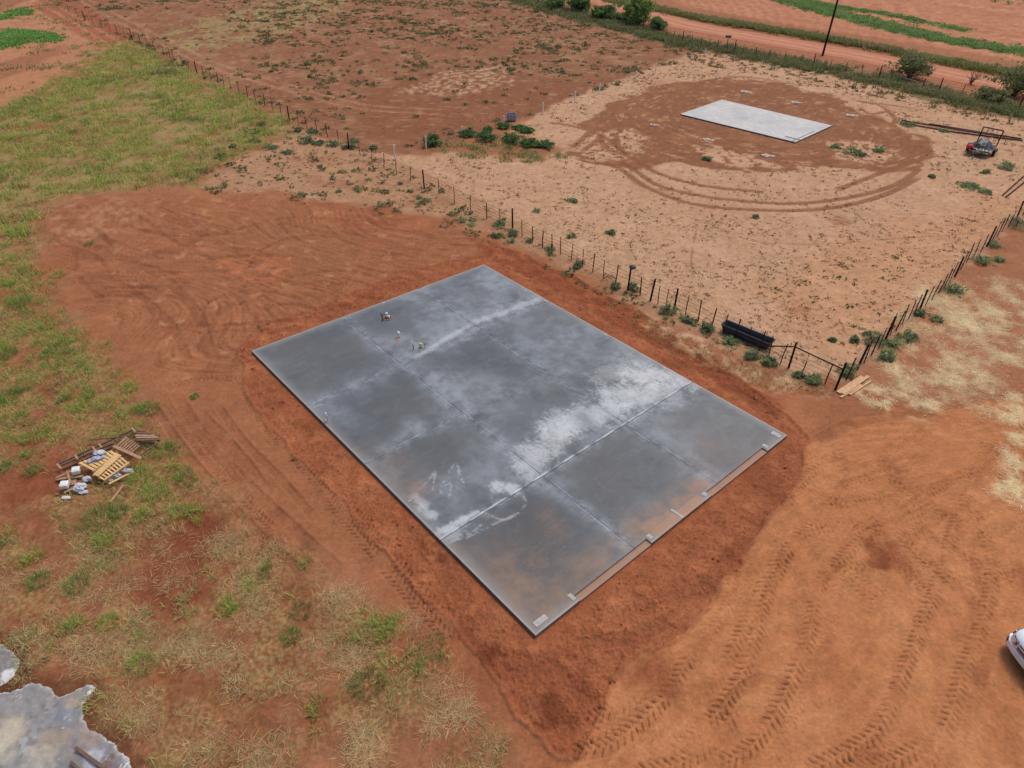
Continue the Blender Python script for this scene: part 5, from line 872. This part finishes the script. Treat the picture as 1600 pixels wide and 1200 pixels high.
# long steel pipes on the ground
for k, (a_, b_, dz) in enumerate((((1408, 189), (1497, 204), .09), ((1406, 193), (1500, 209), .09), ((1490, 203), (1596, 218), .09), ((1494, 208), (1597, 221), .09), ((1450, 197), (1590, 220), .24), ((1470, 202), (1560, 216.5), .24))):
    lb = ["rusty steel pipe, farther one at the left end of the long pile", "rusty steel pipe, nearer one at the left end of the long pile", "rusty steel pipe, farther one at the right end of the long pile", "rusty steel pipe, nearer one at the right end of the long pile", "longest rusty steel pipe lying on top of the long pile", "shorter rusty steel pipe lying on top in the middle of the long pile"][k]
    mb = MB(); mb.tube([gp(*a_) + Vector((0, 0, dz)), gp(*b_) + Vector((0, 0, dz))], .065, 10); tag(mb.build("steel_pipe", mat("weathered_pipe_steel", lin(104, 74, 68), .75, .2, var=.3) if k == 0 else bpy.data.materials["weathered_pipe_steel"], None, True), lb, "pipe", "steel pipes lying behind the trailer")
for a_, b_, lb in (((1566, 306), (1604, 272), "thin rusty rod on the sand, farther of two near the right edge"), ((1571, 309), (1612, 276), "thin rusty rod on the sand, nearer of two near the right edge")):
    mb = MB(); mb.tube([gp(*a_) + Vector((0, 0, .06)), gp(*b_) + Vector((0, 0, .06))], .06, 8); tag(mb.build("steel_rod", M_RUST, None), lb, "rod", "rusty rods near the right edge")
# covered trailer: local +x points away from the drawbar (towards the tail ramp)
A, B = gp(1513, 250), gp(1546, 226); d = B - A; d.z = 0; p = gp(1530, 240); tl = tag(empty("utility_trailer", (p.x, p.y, 0), math.atan2(d.y, d.x)), "small utility trailer with a black tarpaulin over its load and a tail ramp", "trailer")
TS = mat("black_trailer_paint", lin(48, 40, 40), .5, .3, var=.2)
mb = MB(); 
for sy in (-.85, .85): mb.bar((-1.3, sy, .55), (1.5, sy, .55), .07, .1)
for sx in (-1.3, 0, 1.45): mb.bar((sx, -.85, .55), (sx, .85, .55), .07, .08)
mb.box((.1, 0, .6), (2.8, 1.66, .03)); mb.build("bed", TS, tl)
mb = MB(); mb.bar((-1.3, .5, .5), (-2.5, 0, .5), .08, .08).bar((-1.3, -.5, .5), (-2.5, 0, .5), .08, .08); mb.build("drawbar", TS, tl)
mb = MB(); mb.tube([(-2.2, 0, .05), (-2.2, 0, .9)], .035, 8).tube([(-2.2, -.05, .1), (-2.2, .05, .1)], .1, 12); mb.build("jockey_wheel", mat("zinc_steel", lin(150, 150, 155), .4, .7), tl)
for sy in (-1, 1):
    mb = MB(); mb.tube([(.2, sy * 1.0, .32), (.2, sy * 1.2, .32)], .32, 20); wl = mb.build("wheel", M_BLKP, tl); mb = MB(); mb.tube([(.2, sy * 1.18, .32), (.2, sy * 1.215, .32)], .18, 14); mb.build("rim", bpy.data.materials["zinc_steel"], wl)
    mb = MB(); mb.loft([[(.2 + math.cos(a) * r_, sy * y_, .32 + math.sin(a) * r_) for a in [math.pi * k / 8 for k in range(9)]] for r_, y_ in ((.4, .98), (.4, 1.24))], cap=False); mb.build("mudguard", TS, tl)
# tarp
gx_, gy_ = np.meshgrid(np.linspace(-1.4, 1.25, 34), np.linspace(-1.02, 1.02, 26), indexing='ij'); a1, b1 = gx_.ravel(), gy_.ravel()
hh = .62 + .62 * np.exp(-((a1 + .1) / .9) ** 4) * np.exp(-(b1 / .72) ** 4) + .16 * np.exp(-((a1 - .6) / .5) ** 2 - ((b1 - .3) / .4) ** 2) - .1 * np.exp(-((a1 + .2) / .2) ** 2) + .07 * perlin(a1 * 3.5, b1 * 3.5 + a1, 800) + .05 * perlin(a1 * 7, b1 * 4, 801); hh = np.maximum(hh, .5)
I5 = np.arange(len(a1)).reshape(34, 26); mesh_np("tarpaulin", np.stack([a1, b1 * (1 - .05 * np.abs(a1)), hh], 1), [np.stack([I5[:-1, :-1], I5[1:, :-1], I5[1:, 1:], I5[:-1, 1:]], -1).reshape(-1, 4)], None, M_TARP, tl, smooth=True)
mb = MB()
for y_ in (-.85, .85): mb.bar((1.5, y_, .55), (1.72, y_, 1.95), .09, .09)
mb.bar((1.72, -.88, 1.95), (1.72, .88, 1.95), .09, .09).bar((1.6, -.88, 1.25), (1.6, .88, 1.25), .04, .04)
for y_ in (-.42, 0, .42): mb.bar((1.5, y_, .55), (1.72, y_, 1.95), .03, .03)
mb.build("tail_ramp", M_RUSTD, tl)
mb = MB(); mb.blob((-1.25, .72, .74), (.34, .28, .24), 9, 2, .15); mb.build("red_cover", mat("red_cover_cloth", lin(190, 44, 52), .6, var=.2), tl, True)
mb = MB(); mb.bar((-1.42, -.9, .5), (-1.42, .4, .5), .05, .1); mb.build("light_board", mat("dusty_board", lin(196, 178, 150), .8), tl)
for y_ in (-.85, .3): mb = MB(); mb.box((-1.46, y_, .5), (.03, .16, .08), bev=.01); mb.build("lamp", mat("lamp_lens_" + ("a" if y_ < 0 else "b"), lin(220, 220, 216), .3), tl)

# ================================================================ PALLET HEAP
def slat(mb, a, b, w_, t_=.022): mb.bar(a, b, w_, t_)
def hp(px, py, h): q = G(px, py, h); return q
def cpx(cx_, cy_): return 70 + cx_ / 8, 650 + cy_ / 8
def quad_pts(c4, hs): return [hp(*cpx(*q), h) for q, h in zip(c4, hs)]
def lerp2(Q, s, t): return Q[0] * (1 - s) * (1 - t) + Q[1] * s * (1 - t) + Q[2] * s * t + Q[3] * (1 - s) * t
def pallet(root, Q, nslat, sl, m, under=True, mid=True):
    nrm = (Q[1] - Q[0]).cross(Q[3] - Q[0]).normalized(); nrm = nrm if nrm.z > 0 else -nrm
    for t in ((.03, .5, .97) if mid else (.03, .97)):
        mb = MB(); mb.bar(lerp2(Q, 0, t) - nrm * .055, lerp2(Q, 1, t) - nrm * .055, .07, .085); mb.build("runner", m, root)
    for k in range(nslat):
        s = (k + .5) / nslat; mb = MB(); mb.bar(lerp2(Q, s, 0), lerp2(Q, s, 1), sl, .02); mb.build("slat", m, root)
    if under:
        for s in (.04, .5, .96): mb = MB(); mb.bar(lerp2(Q, s, 0) - nrm * .11, lerp2(Q, s, 1) - nrm * .11, sl, .02); mb.build("slat", m, root)
def at0(px, py): q = gp(px, py); return q
Q = quad_pts([(400, 590), (870, 440), (890, 520), (600, 690)], (.45, .55, .5, .35))
pr = tag(empty("pallet", (0, 0, 0)), "new yellow pine pallet lying uppermost in the heap, bags on it", "pallet", "pallets in the heap"); pallet(pr, quad_pts([(410, 590), (840, 430), (900, 470), (600, 690)], (.45, .52, .5, .42)), 8, .1, M_WOODN, False, False)
pr = tag(empty("pallet", (0, 0, 0)), "new yellow pine pallet tipped up at the front of the heap", "pallet", "pallets in the heap")
Q = quad_pts([(600, 740), (900, 450), (1065, 590), (740, 815)], (.34, .5, .42, .2)); pallet(pr, Q, 9, .07, M_WOODN, False)
mb = MB(); mb.bar(lerp2(Q, .02, .22) + Vector((0, 0, .03)), lerp2(Q, .98, .22) + Vector((0, 0, .03)), .3, .025); mb.build("board", M_WOODN, pr)
mb = MB(); mb.bar(lerp2(Q, .02, .97) + Vector((0, 0, .03)), lerp2(Q, 1.0, .97) + Vector((0, 0, .03)), .1, .03); mb.build("board", M_WOODN, pr)
pr = tag(empty("pallet", (0, 0, 0)), "weathered brown pallet propped up behind the new yellow ones", "pallet", "pallets in the heap"); pallet(pr, quad_pts([(880, 390), (1010, 250), (1190, 370), (1080, 480)], (.4, .5, .4, .2)), 1, .08, M_WOODM, False)
Q = quad_pts([(900, 380), (1060, 480), (1190, 360), (1040, 260)], (.42, .28, .42, .52))
for k in range(7): mb = MB(); s = k / 6; mb.bar(lerp2(Q, s, .03), lerp2(Q, s, .97), .075, .022); mb.build("slat", M_WOODM, pr)
pr = tag(empty("pallet", (0, 0, 0)), "old dark pallet of thick boards at the right end of the heap", "pallet", "pallets in the heap"); Q = quad_pts([(1110, 200), (1330, 215), (1450, 295), (1160, 310)], (.35, .35, .32, .35))
for t, m_ in ((.05, M_WOODO), (.4, M_WOODM), (.65, M_WOODM), (.95, M_WOODO)): mb = MB(); mb.bar(lerp2(Q, 0, t), lerp2(Q, 1, t), .1, .03); mb.build("board", m_, pr)
for s in (.1, .9): mb = MB(); mb.bar(lerp2(Q, s, 0) - Vector((0, 0, .06)), lerp2(Q, s, 1) - Vector((0, 0, .06)), .06, .09); mb.build("runner", M_WOODO, pr)
# long narrow old frame under the heap
pr = tag(empty("old_frame", (0, 0, 0)), "long dark timber frame with stub rungs lying under the back of the heap", "timber frame")
for a_, b_, ha, hb in (((170, 600), (1090, 175), .1, .3), ((230, 660), (1120, 260), .08, .2), ((190, 620), (850, 340), .22, .2)): mb = MB(); mb.bar(hp(*cpx(*a_), ha), hp(*cpx(*b_), hb), .07, .05); mb.build("rail", M_WOODO, pr)
for a_, b_ in (((150, 600), (210, 660)), ((380, 490), (415, 545)), ((600, 385), (635, 440)), ((675, 350), (715, 390)), ((1085, 150), (1140, 205))): mb = MB(); mb.bar(hp(*cpx(*a_), .26), hp(*cpx(*b_), .22), .08, .04); mb.build("rung", M_WOODM, pr)
boards = [((860, 375), (1205, 530), .5, .5, .14, M_WOODM, "wide brown board slanting across the middle of the heap"), ((1200, 490), (1400, 340), .12, .25, .07, M_WOODO, "thin grey batten at the right end of the heap"), ((1150, 185), (1250, 190), .3, .3, .06, M_WOODO, "short dark board at the heap's top right"), ((1180, 350), (1380, 330), .2, .2, .06, M_WOODO, "dark board below the old right-hand pallet"), ((140, 775), (480, 620), .14, .2, .1, M_WOODM, "brown board left of the white blocks, upper one"), ((150, 790), (480, 750), .1, .14, .12, M_WOODM, "brown board running between the two white blocks"), ((240, 960), (375, 895), .1, .12, .1, M_WOODM, "short brown board below the lower white block"), ((280, 690), (320, 840), .22, .12, .08, M_WOODM, "short upright-leaning board between the white blocks"), ((350, 860), (360, 740), .05, .05, .25, M_WOODM, "faded flat board under the grey bag"), ((800, 850), (1110, 690), .16, .22, .1, M_WOODN, "yellow pine board along the front edge of the heap"), ((820, 1075), (985, 860), .04, .05, .1, M_WOODM, "loose reddish plank lying in the grass in front of the heap"), ((540, 300), (1080, 250), .2, .35, .05, M_WOODO, "thin dark batten at the back of the heap"), ((160, 970), (150, 985), .05, .05, .1, M_WOODM, "scrap of board at the heap's lower left corner")]
for a_, b_, ha, hb, w_, m_, lb in boards: mb = MB(); mb.bar(hp(*cpx(*a_), ha), hp(*cpx(*b_), hb), w_, .03); tag(mb.build("board", m_, None), lb, "board", "loose boards of the pallet heap")
for (cx_, cy_), h_, lb, rz_ in (((390, 680), .3, "white square block on the heap, upper one of two", .4), ((245, 860), .26, "white square block on the heap, lower one of two", .25)):
    q = hp(*cpx(cx_, cy_), h_); mb = MB(); mb.box(q, (.3, .3, .2), (.1, .05, rz_), .03); mb.box(q + Vector((0, 0, .1)), (.22, .22, .03), (.1, .05, rz_), .01); tag(mb.build("white_block", M_WHITE, None), lb, "block", "white blocks on the heap")
for (cx_, cy_), s_, h_, m_, lb in (((440, 890), (.22, .2, .14), .12, M_BAG, "large crumpled grey bag below the white blocks"), ((530, 785), (.16, .14, .1), .16, M_BAG, "grey plastic bag beside the tipped yellow pallet"), ((680, 460), (.24, .14, .09), .56, M_BAG, "pale grey bag on top of the upper yellow pallet"), ((640, 530), (.2, .12, .07), .54, M_BAGB, "bluish plastic bag on the slats of the upper pallet"), ((560, 570), (.1, .08, .05), .5, M_BAGB, "small bluish plastic scrap on the upper pallet"), ((720, 515), (.1, .08, .05), .52, M_BAGB, "bluish plastic scrap at the middle runner"), ((910, 745), (.16, .1, .08), .2, M_BAGB, "bluish bag at the front edge of the tipped pallet"), ((1030, 680), (.2, .09, .07), .28, M_BAG, "white bag at the front right edge of the tipped pallet"), ((480, 950), (.18, .1, .05), .05, M_BAG, "torn white bag on the grass below the large grey bag"), ((820, 800), (.1, .06, .04), .12, M_BAG, "small white scrap at the heap's front"), ((265, 1018), (.17, .08, .05), .05, M_WHITE, "white flattened tub lying in front of the heap")):
    q = hp(*cpx(cx_, cy_), h_); mb = MB(); mb.blob(q, s_, int(cx_), 3, .22); tag(mb.build("plastic_bag" if m_ is not M_WHITE else "white_tub", m_, None, False), lb, "bag" if m_ is not M_WHITE else "tub", "bags and plastic on the heap")
# ================================================================ CEMENT SPILL
def spill(name, pts, label, seed):
    P = np.array([list(G(*p)[:2]) for p in pts]); lo = P.min(0) - .1; hi = P.max(0) + .1; st = .035; X, Y = np.meshgrid(np.arange(lo[0], hi[0], st), np.arange(lo[1], hi[1], st), indexing='ij'); sh = X.shape; X = X.ravel().astype(f32); Y = Y.ravel().astype(f32)
    s = poly_sd(P, X, Y) + .1 * fbm(X, Y, .45, 4, seed, .6); n1 = fbm(X, Y, 1.3, 5, seed + 1, .6); n2 = fbm(X, Y, .35, 4, seed + 2); n3 = fbm(X, Y, 2.5, 2, seed + 3); n4 = fbm(X, Y, .06, 2, seed + 4)
    Z = hz(X, Y) + np.clip(s, -.05, .12) * .35 + .02 * n1 + .012 * n2 - .005
    c = np.tile(lin(140, 137, 135), (len(X), 1)); mx = lambda m, col: c.__iadd__((lin(*col) - c) * np.clip(m, 0, 1)[:, None])
    mx(sst(-.05, .35, n1) * .8, (126, 124, 124)); mx(sst(.1, .4, -n1) * .7, (172, 170, 168)); mx(sst(.15, .45, n3 + .3 * n2) * .5, (150, 134, 120)); mx(sst(.0, .3, -n3 + .4 * n2) * .4, (118, 118, 120)); mx(sst(.1, .02, s) * .7, (196, 192, 188)); mx(sst(.3, .5, n1 + n2 * .4) * sst(.1, .4, n4) * .8, (206, 208, 214)); mx(sst(.3, .5, n2 - n1) * .6, (92, 88, 86))
    for px, py, rad, col, k_ in ((95, 1115, .55, (128, 132, 142), .6), (65, 1130, .5, (132, 130, 128), .6), (80, 1160, .6, (168, 148, 122), .6), (0, 1160, .9, (196, 184, 158), .7), (60, 1190, .6, (186, 178, 160), .5), (135, 1150, .7, (160, 138, 124), .6), (45, 1090, .8, (138, 138, 138), .6), (115, 1100, .3, (170, 152, 130), .6), (150, 1185, .4, (190, 190, 198), .7), (15, 1030, .5, (130, 120, 112), .5), (10, 1055, .3, (224, 222, 220), .8), (170, 1195, .35, (110, 70, 52), .6)):
        g = G(px, py); d = np.hypot(X - g.x, Y - g.y) + rad * .5 * fbm(X, Y, rad * .8, 4, int(px + 900)); mx(sst(rad, rad * .35, d) * k_, col)
    rough = .75 - .25 * sst(.2, .5, n1); ok = (s > -.02).reshape(sh); I = np.arange(len(X)).reshape(sh); q = np.stack([I[:-1, :-1], I[1:, :-1], I[1:, 1:], I[:-1, 1:]], -1); k = ok[:-1, :-1] & ok[1:, :-1] & ok[1:, 1:] & ok[:-1, 1:]; q = q[k]
    us, inv = np.unique(q.ravel(), return_inverse=True); q = inv.reshape(-1, 4); V = np.stack([X, Y, Z], 1)[us]; cc = np.concatenate([c * (1 + .12 * n4 + .08 * n2)[:, None], rough[:, None]], 1)[us]
    o = mesh_np(name, V, [q], np.clip(cc, 0, 1).astype(f32), M_SLAB, None, smooth=True)
    if o.data.polygons[0].normal.z < 0: o.data.flip_normals()
    return tag(o, label, "cement spill")
spill("cement_spill", SPILL1, "large puddle of hardened grey cement slurry at the bottom left corner", 900)
spill("cement_spill", SPILL2, "smaller cracked patch of white grey cement at the left edge", 940)
for a_, b_, w_, lb in (((118, 1168), (165, 1202), .09, "muddy wooden batten stuck in the cement puddle, right one"), ((110, 1190), (135, 1212), .07, "muddy wooden batten in the cement puddle, left one")):
    mb = MB(); mb.bar(G(*a_, .12), G(*b_, .1), w_, .04); tag(mb.build("batten", M_WOODO, None), lb, "batten")
mb = MB(); mb.blob(G(139, 1083, .1), (.05, .09, .04), 3, 2, .1); tag(mb.build("white_stone", M_WHITE, None, True), "small white stone at the tip of the cement puddle", "stone")

# ================================================================ WHITE SUV (its front corner shows at the right edge)
P0 = G(1577.5, 998, .62); hd = math.radians(180 + 8)     # heading, pointing towards -X
fwd = Vector((math.cos(hd), math.sin(hd), 0)); rgt = Vector((fwd.y, -fwd.x, 0)); CW = .93
org = P0 - rgt * (CW - .22) - fwd * .0
car = tag(empty("parked_car", (org.x, org.y, 0), hd), "white car whose front corner pokes in at the right edge", "car")
# local: +x forward (nose at x=0), y left; body extends to x=-4.7
M_CAR = mat("white_car_paint", lin(226, 228, 232), .22, var=.03, spec=.6); M_GLS = mat("tinted_glass", lin(24, 28, 32), .08, var=.1, spec=.8); M_CHR = mat("chrome", lin(200, 202, 206), .15, .9, var=.05); M_TRIM = mat("black_trim", lin(26, 26, 28), .6, var=.2); M_LENS = mat("headlamp_lens", lin(96, 98, 106), .12, .3, var=.25, scale=20, spec=.8); M_AMB = mat("amber_lens", lin(190, 110, 60), .3); M_TYR = mat("tyre_rubber", lin(34, 33, 32), .85, var=.2)
def sec(xx, hw, zb, zt, inset, n_=6):
    # rounded closed cross-section in the y-z plane
    pts = [(-hw * .9, zb), (-hw, zb + .12), (-hw, (zb + zt) / 2), (-hw * (1 - inset), zt - .05), (-hw * (1 - inset) + .07, zt), (0, zt + .03), (hw * (1 - inset) - .07, zt), (hw * (1 - inset), zt - .05), (hw, (zb + zt) / 2), (hw, zb + .12), (hw * .9, zb)]
    return [Vector((xx, a_, b_)) for a_, b_ in pts]
mb = MB(); mb.loft([sec(.0, .55, .42, .74, .02), sec(-.05, .72, .36, .84, .03), sec(-.18, .85, .32, .93, .05), sec(-.42, .92, .3, 1.0, .07), sec(-.9, .93, .3, 1.05, .08), sec(-1.35, .93, .3, 1.1, .08), sec(-2.5, .94, .3, 1.12, .07), sec(-3.8, .93, .3, 1.12, .07), sec(-4.5, .9, .34, 1.08, .07), sec(-4.72, .82, .4, 1.0, .06)])
body = mb.build("body", M_CAR, car, True)
md = body.modifiers.new("sub", 'SUBSURF'); md.levels = 2; md.render_levels = 2
def gsec(xx, hb, ht, zb, zt): return [Vector((xx, y_, z_)) for y_, z_ in ((-hb, zb), (-ht, zt), (0, zt + .03), (ht, zt), (hb, zb))]
mb = MB(); mb.loft([gsec(-1.3, .8, .78, 1.06, 1.1), gsec(-2.0, .84, .68, 1.08, 1.62), gsec(-3.9, .84, .67, 1.08, 1.64), gsec(-4.6, .8, .72, 1.04, 1.15)]); mb.build("windows", M_GLS, car)
mb = MB(); mb.loft([gsec(-1.98, .7, .6, 1.62, 1.68), gsec(-2.4, .72, .62, 1.64, 1.75), gsec(-3.6, .71, .62, 1.65, 1.75), gsec(-4.0, .69, .6, 1.62, 1.68)]); mb.build("roof", M_CAR, car, True)
mb = MB(); mb.box((-.6, 0, .28), (1.0, 1.6, .1), bev=.03); mb.build("underbody", M_TRIM, car); mb = MB(); mb.loft([[Vector((x_, y_, z_)) for z_ in (.34, .56)] + [Vector((x_ - .12, y_ * .96, z_)) for z_ in (.56, .34)] for x_, y_ in ((-.5, -.95), (-.2, -.92), (-.02, -.72), (.06, -.4), (.07, 0), (.06, .4), (-.02, .72), (-.2, .92), (-.5, .95))]); mb.build("front_bumper", M_CAR, car, False, .02)
for i_ in range(1): 
    g_ = MB(); g_.box((.0, 0, .7), (.06, .74, .2), bev=.02); gr_ = g_.build("grille", M_TRIM, car)
    for k in range(4): mb = MB(); mb.box((.035, 0, .63 + k * .047), (.02, .7, .014)); mb.build("chrome_bar", M_CHR, gr_)
mb = MB(); mb.box((.085, 0, .46), (.02, .5, .11), bev=.004); mb.build("number_plate", mat("plate_white", lin(220, 216, 190), .4, var=.05), car)
for sy in (-1, 1):
    mb = MB(); mb.loft([[Vector((x_, sy * y_, z_)) for x_, y_, z_ in q_] for q_ in ([(.01, .44, .66), (.01, .44, .8), (-.12, .44, .86), (-.1, .44, .66)], [(-.05, .68, .67), (-.07, .68, .83), (-.3, .68, .92), (-.25, .68, .68)], [(-.22, .88, .7), (-.26, .87, .86), (-.6, .84, .98), (-.6, .86, .78)])])
    hl = mb.build("headlight", M_LENS, car)
    for k in range(3): mb = MB(); mb.bar((-.02 + .0 * k, sy * .5, .7 + k * .045), (-.26, sy * .86, .74 + k * .045), .04, .02); mb.build("light_strip", M_CHR, hl)
    mb = MB(); mb.box((-.0, sy * .5, .67), (.07, .12, .05), (0, 0, -sy * .3)); mb.build("indicator", M_AMB, hl)
    mb = MB(); mb.box((-.135, sy * .8, .45), (.1, .17, .13), (0, 0, sy * .73), .02); fg = mb.build("fog_lamp_surround", M_TRIM, car); mb = MB(); mb.tube([(-.13, sy * .8, .45), (-.085, sy * .84, .45)], .045, 12); mb.build("fog_lamp", M_LENS, fg)
    for xx in (-.9, -3.75):
        mb = MB(); mb.tube([(xx, sy * .7, .36), (xx, sy * .72, .36), (xx, sy * .93, .36), (xx, sy * .955, .36)], [.33, .36, .36, .33], 28); wl = mb.build("wheel", M_TYR, car, False); mb = MB(); mb.tube([(xx, sy * .95, .36), (xx, sy * .965, .36)], .23, 18); mb.build("rim", M_CHR, wl)
        mb = MB(); mb.loft([[(xx + math.cos(a) * r_, sy * y_, .36 + math.sin(a) * r_) for a in [math.pi * k / 10 for k in range(11)]] for r_, y_ in ((.44, .93), (.41, .958), (.38, .93))], cap=False); mb.build("wheel_arch", M_TRIM, car)
    mb = MB(); mb.box((-1.75, sy * 1.02, 1.14), (.12, .22, .15), (0, 0, 0), .04); mb.build("mirror", M_CAR, car)
